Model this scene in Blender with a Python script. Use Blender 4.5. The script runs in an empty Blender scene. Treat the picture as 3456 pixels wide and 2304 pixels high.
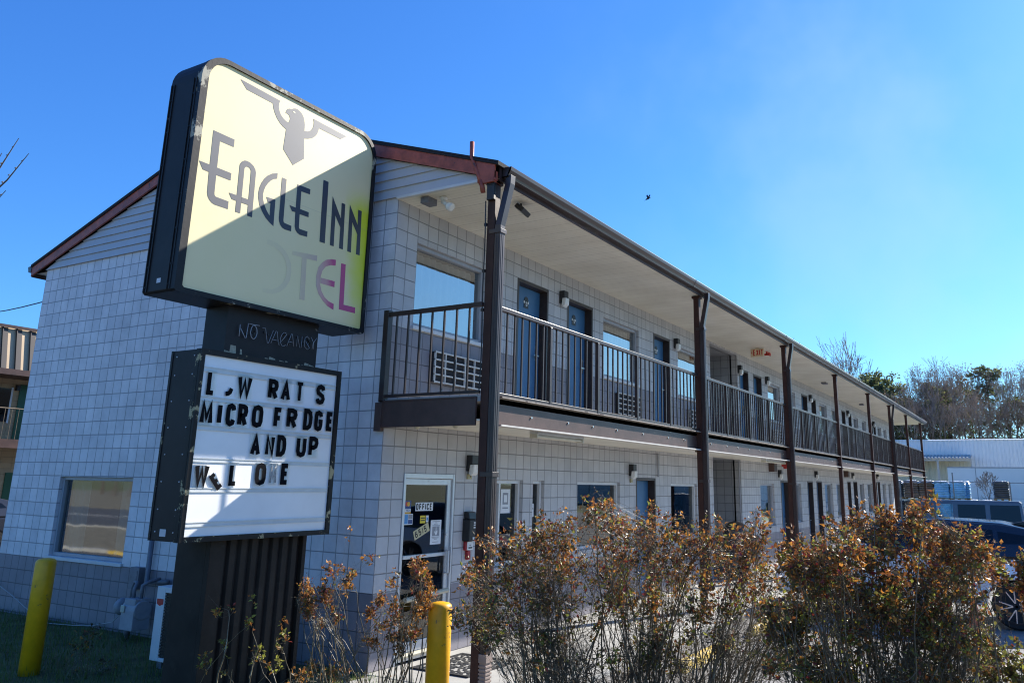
import bpy, bmesh, math, random
from mathutils import Vector, Matrix
R = math.radians
scene = bpy.context.scene
COL = scene.collection

# ------------------------------------------------------------------ camera, sky, sun, exposure
cam_d = bpy.data.cameras.new("camera")
cam = bpy.data.objects.new("camera", cam_d)
COL.objects.link(cam)
yaw, pit, rol = 0.53116, 0.23746, 0.01718
fw = Vector((math.cos(yaw)*math.cos(pit), math.sin(yaw)*math.cos(pit), math.sin(pit)))
r0 = Vector((math.sin(yaw), -math.cos(yaw), 0)); u0 = r0.cross(fw)
rt = r0*math.cos(rol) + u0*math.sin(rol)
up = -r0*math.sin(rol) + u0*math.cos(rol)
mw = Matrix((rt, up, -fw)).transposed().to_4x4()
mw.translation = Vector((-7.21236, -6.53636, 2.04812))
cam.matrix_world = mw
cam_d.sensor_fit = 'HORIZONTAL'; cam_d.sensor_width = 36.0
cam_d.lens = 2721.216/3456*36
cam_d.shift_x = (1728-1876.757)/3456
cam_d.shift_y = (970.621-1152)/3456
cam_d.clip_start = 0.05; cam_d.clip_end = 3000
scene.camera = cam

SUN = Vector((2.58, -1.0, 1.76)).normalized()          # direction towards the sun
EL = math.asin(SUN.z); AZ = math.atan2(SUN.x, SUN.y)
world = bpy.data.worlds.new("World"); scene.world = world
world.use_nodes = True
wn = world.node_tree.nodes; wl = world.node_tree.links
bg = wn["Background"]
sky = wn.new("ShaderNodeTexSky"); sky.sky_type = 'NISHITA'; sky.sun_disc = False
sky.sun_elevation = EL; sky.sun_rotation = AZ
sky.air_density = 1.0; sky.dust_density = 0.3; sky.ozone_density = 3.0
sc_ = wn.new("ShaderNodeSeparateColor"); cc_ = wn.new("ShaderNodeCombineColor"); wl.new(sky.outputs[0], sc_.inputs[0])
for i_, (gain, pw) in enumerate(((4.1, 1.12), (6.9, 0.98), (9.2, 0.72))):   # the camera's saturated rendering of a clear winter sky
    k0 = wn.new("ShaderNodeMath"); k0.operation = 'MULTIPLY'; k0.inputs[1].default_value = 0.1; wl.new(sc_.outputs[i_], k0.inputs[0])
    k1 = wn.new("ShaderNodeMath"); k1.operation = 'POWER'; k1.inputs[1].default_value = pw; wl.new(k0.outputs[0], k1.inputs[0])
    k2 = wn.new("ShaderNodeMath"); k2.operation = 'MULTIPLY'; k2.inputs[1].default_value = gain; wl.new(k1.outputs[0], k2.inputs[0]); wl.new(k2.outputs[0], cc_.inputs[i_])
tcw = wn.new("ShaderNodeTexCoord"); nzw = wn.new("ShaderNodeTexNoise"); nzw.inputs["Scale"].default_value = 2.6; nzw.inputs["Detail"].default_value = 5; nzw.inputs["Roughness"].default_value = 0.55
wl.new(tcw.outputs["Generated"], nzw.inputs["Vector"])
mrw = wn.new("ShaderNodeMapRange"); mrw.interpolation_type = 'SMOOTHSTEP'; mrw.inputs[1].default_value = 0.42; mrw.inputs[2].default_value = 0.72; mrw.inputs[4].default_value = 0.30; wl.new(nzw.outputs["Fac"], mrw.inputs[0])
dtw = wn.new("ShaderNodeVectorMath"); dtw.operation = 'DOT_PRODUCT'; dtw.inputs[1].default_value = SUN; wl.new(tcw.outputs["Generated"], dtw.inputs[0])
mdw = wn.new("ShaderNodeMapRange"); mdw.interpolation_type = 'SMOOTHSTEP'; mdw.inputs[1].default_value = 0.55; mdw.inputs[2].default_value = 0.97; wl.new(dtw.outputs["Value"], mdw.inputs[0])
mlw = wn.new("ShaderNodeMath"); mlw.operation = 'MULTIPLY'; wl.new(mrw.outputs[0], mlw.inputs[0]); wl.new(mdw.outputs[0], mlw.inputs[1])
mxw = wn.new("ShaderNodeMix"); mxw.data_type = 'RGBA'; wl.new(mlw.outputs[0], mxw.inputs[0]); wl.new(cc_.outputs[0], mxw.inputs[6]); mxw.inputs[7].default_value = (3.4, 4.6, 5.2, 1)
wl.new(mxw.outputs[2], bg.inputs["Color"])
bg.inputs["Strength"].default_value = 0.10
sd = bpy.data.lights.new("sun", 'SUN'); sd.energy = 5.0; sd.angle = R(0.53); sd.color = (1.0, 0.94, 0.84)
so = bpy.data.objects.new("sun", sd); COL.objects.link(so)
so.rotation_euler = SUN.to_track_quat('Z', 'Y').to_euler(); so.location = (20, -15, 30)
scene.view_settings.view_transform = 'Standard'; scene.view_settings.look = 'None'
scene.view_settings.exposure = 1.0; scene.view_settings.gamma = 1.0
scene.cycles.use_denoising = True; scene.cycles.filter_width = 1.1
scene.cycles.max_bounces = 8; scene.cycles.transparent_max_bounces = 16

# ------------------------------------------------------------------ materials
MATS = {}
def nodes_of(name):
    m = bpy.data.materials.new(name); m.use_nodes = True
    return m, m.node_tree.nodes, m.node_tree.links, m.node_tree.nodes["Principled BSDF"]
def c4(c): return (c[0], c[1], c[2], 1.0)
def mat(name, col, rough=0.6, var=0.0, vs=4.0, bump=0.0, bs=60.0, metal=0.0, spec=0.5, wear=None, wscale=6.0, wthr=0.62, coat=0.0, trans=0.0, dist=0.004):
    if name in MATS: return MATS[name]
    m, n, l, p = nodes_of(name)
    p.inputs["Roughness"].default_value = rough; p.inputs["Metallic"].default_value = metal
    p.inputs["Specular IOR Level"].default_value = spec
    p.inputs["Coat Weight"].default_value = coat
    p.inputs["Base Color"].default_value = c4(col)
    tc = n.new("ShaderNodeTexCoord")
    src = None
    if var > 0:
        nz = n.new("ShaderNodeTexNoise"); nz.inputs["Scale"].default_value = vs; nz.inputs["Detail"].default_value = 6; nz.inputs["Roughness"].default_value = 0.65
        l.new(tc.outputs["Object"], nz.inputs["Vector"])
        rp = n.new("ShaderNodeValToRGB")
        rp.color_ramp.elements[0].position = 0.3; rp.color_ramp.elements[1].position = 0.72
        rp.color_ramp.elements[0].color = c4([x*(1-var) for x in col]); rp.color_ramp.elements[1].color = c4([min(1, x*(1+var)) for x in col])
        l.new(nz.outputs["Fac"], rp.inputs["Fac"]); src = rp.outputs["Color"]
        l.new(src, p.inputs["Base Color"])
    if wear is not None:
        nw = n.new("ShaderNodeTexNoise"); nw.inputs["Scale"].default_value = wscale; nw.inputs["Detail"].default_value = 8; nw.inputs["Roughness"].default_value = 0.7
        l.new(tc.outputs["Object"], nw.inputs["Vector"])
        mr = n.new("ShaderNodeMapRange"); mr.inputs[1].default_value = wthr; mr.inputs[2].default_value = wthr+0.03
        l.new(nw.outputs["Fac"], mr.inputs[0])
        mx = n.new("ShaderNodeMix"); mx.data_type = 'RGBA'
        l.new(mr.outputs[0], mx.inputs[0])
        if src: l.new(src, mx.inputs[6])
        else: mx.inputs[6].default_value = c4(col)
        mx.inputs[7].default_value = c4(wear)
        l.new(mx.outputs[2], p.inputs["Base Color"])
    if bump > 0:
        nb = n.new("ShaderNodeTexNoise"); nb.inputs["Scale"].default_value = bs; nb.inputs["Detail"].default_value = 5
        l.new(tc.outputs["Object"], nb.inputs["Vector"])
        b = n.new("ShaderNodeBump"); b.inputs["Strength"].default_value = bump; b.inputs["Distance"].default_value = dist
        l.new(nb.outputs["Fac"], b.inputs["Height"]); l.new(b.outputs[0], p.inputs["Normal"])
    if trans > 0:
        out = n["Material Output"]
        tr = n.new("ShaderNodeBsdfTranslucent"); ms = n.new("ShaderNodeMixShader"); ms.inputs[0].default_value = trans
        tr.inputs[0].default_value = c4([min(1, x*1.6) for x in col])
        if src: l.new(src, tr.inputs[0])
        l.new(p.outputs[0], ms.inputs[1]); l.new(tr.outputs[0], ms.inputs[2]); l.new(ms.outputs[0], out.inputs[0])
    MATS[name] = m
    return m

def math_node(n, l, op, a, b=None):
    k = n.new("ShaderNodeMath"); k.operation = op
    for i, v in enumerate((a, b)):
        if v is None: continue
        if isinstance(v, (int, float)): k.inputs[i].default_value = v
        else: l.new(v, k.inputs[i])
    return k.outputs[0]

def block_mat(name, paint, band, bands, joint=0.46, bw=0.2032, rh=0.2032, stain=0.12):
    """painted stack-bond scored block; 'bands' = z ranges painted in the darker colour"""
    m, n, l, p = nodes_of(name)
    tc = n.new("ShaderNodeTexCoord"); sp = n.new("ShaderNodeSeparateXYZ"); l.new(tc.outputs["Object"], sp.inputs[0])
    s = math_node(n, l, 'ADD', sp.outputs[0], sp.outputs[1])
    cb = n.new("ShaderNodeCombineXYZ"); l.new(s, cb.inputs[0]); l.new(sp.outputs[2], cb.inputs[1])
    # slight waviness of the hand-laid joints
    nz0 = n.new("ShaderNodeTexNoise"); nz0.inputs["Scale"].default_value = 2.3; nz0.inputs["Detail"].default_value = 3
    l.new(tc.outputs["Object"], nz0.inputs["Vector"])
    vm = n.new("ShaderNodeVectorMath"); vm.operation = 'MULTIPLY_ADD'
    l.new(nz0.outputs["Color"], vm.inputs[0]); vm.inputs[1].default_value = (0.014, 0.014, 0); l.new(cb.outputs[0], vm.inputs[2])
    sb = n.new("ShaderNodeVectorMath"); sb.operation = 'SUBTRACT'; l.new(vm.outputs[0], sb.inputs[0]); sb.inputs[1].default_value = (0.007, 0.007, 0)
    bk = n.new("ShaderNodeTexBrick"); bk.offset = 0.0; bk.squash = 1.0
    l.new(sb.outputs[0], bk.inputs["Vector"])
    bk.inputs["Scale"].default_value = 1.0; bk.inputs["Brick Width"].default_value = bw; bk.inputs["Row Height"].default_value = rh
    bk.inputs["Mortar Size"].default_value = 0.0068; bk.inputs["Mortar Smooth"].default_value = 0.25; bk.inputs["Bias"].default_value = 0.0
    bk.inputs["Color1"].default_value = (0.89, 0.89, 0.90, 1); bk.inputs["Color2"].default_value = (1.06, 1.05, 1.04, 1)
    bk.inputs["Mortar"].default_value = (joint, joint, joint, 1)  # darker joint colour paints in the recess shade along with grime
    # paint colour by height
    inside = None
    for z0, z1 in bands:
        a = math_node(n, l, 'GREATER_THAN', sp.outputs[2], z0); b = math_node(n, l, 'LESS_THAN', sp.outputs[2], z1)
        ab = math_node(n, l, 'MULTIPLY', a, b)
        inside = ab if inside is None else math_node(n, l, 'MAXIMUM', inside, ab)
    mx = n.new("ShaderNodeMix"); mx.data_type = 'RGBA'
    mx.inputs[6].default_value = c4(paint); mx.inputs[7].default_value = c4(band)
    if inside is not None: l.new(inside, mx.inputs[0])
    else: mx.inputs[0].default_value = 0
    nz = n.new("ShaderNodeTexNoise"); nz.inputs["Scale"].default_value = 1.7; nz.inputs["Detail"].default_value = 9; nz.inputs["Roughness"].default_value = 0.7
    l.new(tc.outputs["Object"], nz.inputs["Vector"])
    mr = n.new("ShaderNodeMapRange"); mr.inputs[1].default_value = 0.3; mr.inputs[2].default_value = 0.7
    mr.inputs[3].default_value = 1-stain; mr.inputs[4].default_value = 1+stain*0.6
    l.new(nz.outputs["Fac"], mr.inputs[0])
    m1 = n.new("ShaderNodeMix"); m1.data_type = 'RGBA'; m1.blend_type = 'MULTIPLY'; m1.inputs[0].default_value = 1
    l.new(mx.outputs[2], m1.inputs[6]); l.new(bk.outputs["Color"], m1.inputs[7])
    m2 = n.new("ShaderNodeMix"); m2.data_type = 'RGBA'; m2.blend_type = 'MULTIPLY'; m2.inputs[0].default_value = 1
    l.new(m1.outputs[2], m2.inputs[6]); l.new(mr.outputs[0], m2.inputs[7])
    l.new(m2.outputs[2], p.inputs["Base Color"])
    p.inputs["Roughness"].default_value = 0.55
    nb = n.new("ShaderNodeTexNoise"); nb.inputs["Scale"].default_value = 70; nb.inputs["Detail"].default_value = 4
    l.new(tc.outputs["Object"], nb.inputs["Vector"])
    inv = math_node(n, l, 'SUBTRACT', 1.0, bk.outputs["Fac"])
    h = math_node(n, l, 'MULTIPLY_ADD', nb.outputs["Fac"], 0.35)
    h_in = h.node; l.new(inv, h_in.inputs[2])
    bp = n.new("ShaderNodeBump"); bp.inputs["Strength"].default_value = 0.9; bp.inputs["Distance"].default_value = 0.006
    l.new(h, bp.inputs["Height"]); l.new(bp.outputs[0], p.inputs["Normal"])
    return m

def glass_mat(name, refl, tint, rough=0.02):
    m, n, l, p = nodes_of(name)
    out = n["Material Output"]; n.remove(p)
    tr = n.new("ShaderNodeBsdfTransparent"); tr.inputs[0].default_value = c4(tint)
    gl = n.new("ShaderNodeBsdfGlossy"); gl.inputs["Roughness"].default_value = rough; gl.inputs[0].default_value = (0.9, 0.93, 0.95, 1)
    lw = n.new("ShaderNodeLayerWeight"); lw.inputs[0].default_value = 0.35
    tc = n.new("ShaderNodeTexCoord"); nz = n.new("ShaderNodeTexNoise"); nz.inputs["Scale"].default_value = 1.4; l.new(tc.outputs["Object"], nz.inputs["Vector"])
    bp = n.new("ShaderNodeBump"); bp.inputs["Strength"].default_value = 0.08; bp.inputs["Distance"].default_value = 0.02
    l.new(nz.outputs["Fac"], bp.inputs["Height"]); l.new(bp.outputs[0], gl.inputs["Normal"])
    mr = n.new("ShaderNodeMapRange"); mr.inputs[3].default_value = refl; mr.inputs[4].default_value = 1.0
    l.new(lw.outputs["Fresnel"], mr.inputs[0])
    ms = n.new("ShaderNodeMixShader"); l.new(mr.outputs[0], ms.inputs[0]); l.new(tr.outputs[0], ms.inputs[1]); l.new(gl.outputs[0], ms.inputs[2])
    l.new(ms.outputs[0], out.inputs[0])
    return m

M = {}
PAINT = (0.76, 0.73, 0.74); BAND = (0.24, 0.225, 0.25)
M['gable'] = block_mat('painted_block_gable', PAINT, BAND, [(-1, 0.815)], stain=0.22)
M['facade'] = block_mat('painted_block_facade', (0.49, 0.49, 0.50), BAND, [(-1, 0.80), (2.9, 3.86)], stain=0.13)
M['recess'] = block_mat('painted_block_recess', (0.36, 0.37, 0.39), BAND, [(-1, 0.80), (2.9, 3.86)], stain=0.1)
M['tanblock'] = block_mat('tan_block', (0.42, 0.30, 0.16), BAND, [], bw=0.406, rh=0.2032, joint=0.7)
M['brown'] = mat('brown_metal_paint', (0.062, 0.028, 0.021), 0.45, spec=0.2, var=0.25, vs=5, bump=0.15, bs=25, wear=(0.11, 0.06, 0.04), wscale=9, wthr=0.70)
M['beam'] = mat('brown_beam_paint', (0.078, 0.045, 0.037), 0.42, spec=0.4, var=0.3, vs=3, bump=0.25, bs=18, wear=(0.10, 0.07, 0.055), wscale=7, wthr=0.68)
M['rail'] = mat('brown_rail_paint', (0.042, 0.027, 0.024), 0.33, spec=0.35, var=0.25, vs=6, bump=0.1, bs=30, wear=(0.30, 0.27, 0.25), wscale=14, wthr=0.69)
M['gutter'] = mat('brown_gutter', (0.046, 0.028, 0.026), 0.30, spec=0.5, var=0.2, vs=2)
M['red'] = mat('red_fascia_paint', (0.36, 0.078, 0.045), 0.5, var=0.4, vs=7, bump=0.4, bs=40, wear=(0.07, 0.04, 0.035), wscale=5, wthr=0.62)
M['shingle'] = mat('dark_shingles', (0.018, 0.018, 0.020), 0.9, var=0.4, vs=20, bump=0.8, bs=60)
M['siding'] = mat('grey_vinyl_siding', (0.50, 0.50, 0.52), 0.5, var=0.06, vs=2)
M['soffit'] = None
M['white'] = mat('white_trim', (0.62, 0.63, 0.63), 0.45, var=0.08, vs=5)
M['alu'] = mat('aluminium', (0.60, 0.61, 0.62), 0.35, metal=0.35, var=0.06, vs=8)
M['greyframe'] = mat('grey_window_frame', (0.36, 0.37, 0.40), 0.45, var=0.08, vs=6)
M['blue'] = mat('blue_door_paint', (0.045, 0.145, 0.29), 0.45, var=0.10, vs=3, bump=0.08, bs=20)
M['dframe'] = mat('door_frame_brown', (0.042, 0.028, 0.024), 0.42, var=0.25, vs=8)
M['black'] = mat('black_plastic', (0.016, 0.016, 0.018), 0.4, var=0.2, vs=8)
M['dark'] = mat('dark_interior', (0.022, 0.022, 0.024), 0.9)
M['curtain'] = mat('beige_curtain', (0.50, 0.47, 0.40), 0.85, var=0.08, vs=6)
M['glassroad'] = glass_mat('gable_window_glass', 0.20, (0.62, 0.66, 0.65), 0.035); M['glass'] = glass_mat('window_glass', 0.34, (0.80, 0.84, 0.84))
M['glassdark'] = glass_mat('dark_window_glass', 0.04, (0.42, 0.46, 0.48))
M['grille'] = mat('white_grille', (0.58, 0.57, 0.54), 0.5, var=0.1, vs=9, wear=(0.35, 0.30, 0.24), wscale=9, wthr=0.66)
M['lampwhite'] = mat('white_lamp_lens', (0.72, 0.72, 0.70), 0.35)
M['steel'] = mat('brushed_steel', (0.55, 0.55, 0.55), 0.3, metal=0.9)
M['concrete'] = mat('concrete', (0.38, 0.37, 0.34), 0.85, var=0.2, vs=2.5, bump=0.4, bs=60)
M['asphalt'] = mat('asphalt', (0.23, 0.22, 0.205), 0.9, var=0.28, vs=1.4, bump=0.6, bs=120)
M['roadmat'] = mat('road_asphalt', (0.085, 0.088, 0.095), 0.85, var=0.2, vs=0.8, bump=0.5, bs=90)
M['soil'] = mat('bed_soil', (0.085, 0.058, 0.036), 0.95, var=0.45, vs=6, bump=1.0, bs=30, dist=0.03)
M['lawn'] = mat('lawn_ground', (0.10, 0.105, 0.035), 0.95, var=0.5, vs=3, bump=1.0, bs=40, dist=0.02)
M['dryverge'] = mat('dry_verge', (0.20, 0.18, 0.13), 0.95, var=0.45, vs=3, bump=0.8, bs=30)
M['field'] = mat('far_ground', (0.13, 0.14, 0.05), 0.95, var=0.3, vs=0.3)
M['yellow'] = mat('yellow_safety_paint', (0.82, 0.42, 0.008), 0.42, var=0.15, vs=7, bump=0.2, bs=22, wear=(0.20, 0.13, 0.06), wscale=6, wthr=0.62)
M['yellowstop'] = mat('yellow_stop_paint', (0.62, 0.42, 0.06), 0.7, var=0.25, vs=7, wear=(0.40, 0.38, 0.33), wscale=9, wthr=0.56)
M['conduit'] = mat('grey_pipe_paint', (0.30, 0.31, 0.34), 0.5, var=0.15, vs=9)
M['pipedark'] = mat('dark_grey_pipe_paint', (0.16, 0.165, 0.19), 0.5, var=0.2, vs=9)
M['letter'] = mat('black_letter', (0.012, 0.012, 0.013), 0.5)

def soffit_mat():
    m, n, l, p = nodes_of('cream_soffit_vinyl')
    tc = n.new("ShaderNodeTexCoord"); sp = n.new("ShaderNodeSeparateXYZ"); l.new(tc.outputs["Object"], sp.inputs[0])
    f = math_node(n, l, 'FRACT', math_node(n, l, 'MULTIPLY', sp.outputs[0], 1/0.075))
    g = math_node(n, l, 'LESS_THAN', f, 0.10)
    g2 = math_node(n, l, 'LESS_THAN', math_node(n, l, 'FRACT', math_node(n, l, 'MULTIPLY', sp.outputs[0], 1/0.30)), 0.045)
    g = math_node(n, l, 'MAXIMUM', math_node(n, l, 'MULTIPLY', g, 0.55), g2)
    mx = n.new("ShaderNodeMix"); mx.data_type = 'RGBA'; l.new(g, mx.inputs[0])
    nz = n.new("ShaderNodeTexNoise"); nz.inputs["Scale"].default_value = 1.6; nz.inputs["Detail"].default_value = 6; l.new(tc.outputs["Object"], nz.inputs["Vector"])
    rp = n.new("ShaderNodeValToRGB"); rp.color_ramp.elements[0].position = .3; rp.color_ramp.elements[1].position = .75
    rp.color_ramp.elements[0].color = (0.74, 0.69, 0.57, 1); rp.color_ramp.elements[1].color = (0.90, 0.86, 0.74, 1)
    l.new(nz.outputs["Fac"], rp.inputs[0]); l.new(rp.outputs[0], mx.inputs[6]); mx.inputs[7].default_value = (0.58, 0.54, 0.45, 1)
    l.new(mx.outputs[2], p.inputs["Base Color"]); p.inputs["Roughness"].default_value = 0.5
    b = n.new("ShaderNodeBump"); b.inputs["Strength"].default_value = 0.6; b.inputs["Distance"].default_value = 0.004; b.invert = True
    l.new(g, b.inputs["Height"]); l.new(b.outputs[0], p.inputs["Normal"])
    return m
M['soffit'] = soffit_mat()

# ------------------------------------------------------------------ mesh building
class MB:
    def __init__(s): s.v = []; s.f = []; s.mi = []
    def face(s, pts, mi=0):
        k = len(s.v); s.v += [tuple(p) for p in pts]; s.f.append(tuple(range(k, k+len(pts)))); s.mi.append(mi)
    def box(s, x0, x1, y0, y1, z0, z1, mi=0, mtx=None):
        P = [(x0,y0,z0),(x1,y0,z0),(x1,y1,z0),(x0,y1,z0),(x0,y0,z1),(x1,y0,z1),(x1,y1,z1),(x0,y1,z1)]
        if mtx is not None: P = [tuple(mtx @ Vector(p)) for p in P]
        k = len(s.v); s.v += P
        for q in ((0,3,2,1),(4,5,6,7),(0,1,5,4),(1,2,6,5),(2,3,7,6),(3,0,4,7)):
            s.f.append(tuple(k+i for i in q)); s.mi.append(mi)
    def prism(s, poly, fn0, fn1, mi=0):
        """polygon swept between two maps (u,v)->xyz"""
        n = len(poly); k = len(s.v)
        s.v += [tuple(fn0(p)) for p in poly] + [tuple(fn1(p)) for p in poly]
        s.f.append(tuple(range(k+n-1, k-1, -1))); s.mi.append(mi)
        s.f.append(tuple(range(k+n, k+2*n))); s.mi.append(mi)
        for i in range(n):
            j = (i+1) % n
            s.f.append((k+i, k+j, k+n+j, k+n+i)); s.mi.append(mi)
    def tube(s, pts, r, n=8, mi=0, cap=True):
        """pts list of Vector; r number or list"""
        pts = [Vector(p) for p in pts]; m = len(pts)
        rs = r if isinstance(r, (list, tuple)) else [r]*m
        k = len(s.v); prev = None
        for i, p in enumerate(pts):
            d = (pts[min(i+1, m-1)] - pts[max(i-1, 0)])
            if d.length < 1e-9: d = Vector((0, 0, 1))
            d.normalize()
            if prev is None:
                a = Vector((0, 0, 1)) if abs(d.z) < 0.9 else Vector((1, 0, 0))
                e = d.cross(a).normalized()
            else:
                e = (prev - d*prev.dot(d))
                e = e.normalized() if e.length > 1e-6 else d.orthogonal().normalized()
            prev = e; g = d.cross(e)
            for j in range(n):
                t = 2*math.pi*j/n
                s.v.append(tuple(p + (e*math.cos(t) + g*math.sin(t))*rs[i]))
        for i in range(m-1):
            for j in range(n):
                a = k+i*n+j; b = k+i*n+(j+1) % n
                s.f.append((a, b, b+n, a+n)); s.mi.append(mi)
        if cap:
            s.f.append(tuple(k+j for j in range(n-1, -1, -1))); s.mi.append(mi)
            s.f.append(tuple(k+(m-1)*n+j for j in range(n))); s.mi.append(mi)
    def lathe(s, c, prof, n=24, mi=0, axis='z'):
        """prof: list of (r, h) along axis from point c"""
        k = len(s.v); c = Vector(c)
        for r, h in prof:
            for j in range(n):
                t = 2*math.pi*j/n; a, b = r*math.cos(t), r*math.sin(t)
                if axis == 'z': o = Vector((a, b, h))
                elif axis == 'x': o = Vector((h, a, b))
                else: o = Vector((b, h, a))
                s.v.append(tuple(c+o))
        for i in range(len(prof)-1):
            for j in range(n):
                a = k+i*n+j; b = k+i*n+(j+1) % n
                s.f.append((a, b, b+n, a+n)); s.mi.append(mi)
        s.f.append(tuple(k+j for j in range(n-1, -1, -1))); s.mi.append(mi)
        e = k+(len(prof)-1)*n
        s.f.append(tuple(e+j for j in range(n))); s.mi.append(mi)
    def ribbon(s, pts, t, to3, mi=0):
        """flat stroke of width t along 2-D polyline"""
        P = [Vector((p[0], p[1])) for p in pts]; n = len(P)
        closed = (P[0]-P[-1]).length < 1e-6
        L = []; Rr = []
        for i in range(n):
            if closed: a = P[(i-1) % (n-1)] if i > 0 else P[n-2]; b = P[(i+1) % n] if i < n-1 else P[1]
            else: a = P[max(i-1, 0)]; b = P[min(i+1, n-1)]
            d1 = (P[i]-a); d2 = (b-P[i])
            if d1.length < 1e-9: d1 = d2
            if d2.length < 1e-9: d2 = d1
            d1 = d1.normalized(); d2 = d2.normalized()
            n1 = Vector((-d1.y, d1.x)); n2 = Vector((-d2.y, d2.x)); mm = n1+n2
            if mm.length < 0.2: mm = n1
            mm = mm.normalized(); k = min(1/max(mm.dot(n1), 0.35), 1.9)
            L.append(P[i]+mm*(t/2*k)); Rr.append(P[i]-mm*(t/2*k))
        for i in range(n-1):
            s.face([to3(*q) for q in (L[i], L[i+1], Rr[i+1], Rr[i])], mi)
    def data(s, name):
        me = bpy.data.meshes.new(name); me.from_pydata(s.v, [], s.f); return me

def fix(me, merge=True):
    bm = bmesh.new(); bm.from_mesh(me)
    if merge: bmesh.ops.remove_doubles(bm, verts=bm.verts, dist=1e-5)
    bmesh.ops.recalc_face_normals(bm, faces=bm.faces)
    bm.to_mesh(me); bm.free()

WL = {}      # world location of every object built here
def empty(name, label, cat, loc, group=None):
    o = bpy.data.objects.new(name, None); COL.objects.link(o); o.location = loc; o.empty_display_size = 0.2
    o["label"] = label; o["category"] = cat
    if group: o["group"] = group
    WL[o.name] = Vector(loc)
    return o
def build(mb, name, mats, parent=None, smooth=False, bevel=0.0, label=None, cat=None, group=None, kind=None, recalc=True, loc=None):
    if not isinstance(mats, (list, tuple)): mats = [mats]
    me = mb.data(name)
    for m in mats: me.materials.append(m)
    if any(mb.mi): me.polygons.foreach_set("material_index", mb.mi)
    if recalc: fix(me, False)
    if smooth: me.polygons.foreach_set("use_smooth", [True]*len(me.polygons))
    o = bpy.data.objects.new(name, me); COL.objects.link(o)
    if parent is not None:
        o.parent = parent; o.location = -WL[parent.name]; WL[o.name] = Vector((0, 0, 0))
    else:
        if loc is not None:
            L = Vector(loc); me.transform(Matrix.Translation(-L)); o.location = L; WL[o.name] = L
        else: WL[o.name] = Vector((0, 0, 0))
    if bevel > 0:
        b = o.modifiers.new("bevel", 'BEVEL'); b.width = bevel; b.segments = 2; b.limit_method = 'ANGLE'; b.angle_limit = R(40)
    for k, v in (("label", label), ("category", cat), ("group", group), ("kind", kind)):
        if v: o[k] = v
    return o
def structure(mb, name, m, **kw): return build(mb, name, m, kind="structure", **kw)
def dup(root, loc, label=None, rotz=None, scale=None, group=None):
    r = root.copy(); COL.objects.link(r); r.location = loc
    if rotz is not None: r.rotation_euler = (0, 0, rotz)
    if scale is not None: r.scale = scale
    if label: r["label"] = label
    if group: r["group"] = group
    for ch in list(root.children):
        c = ch.copy(); COL.objects.link(c); c.parent = r
        for g in ch.children:
            d = g.copy(); COL.objects.link(d); d.parent = c
    return r

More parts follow.
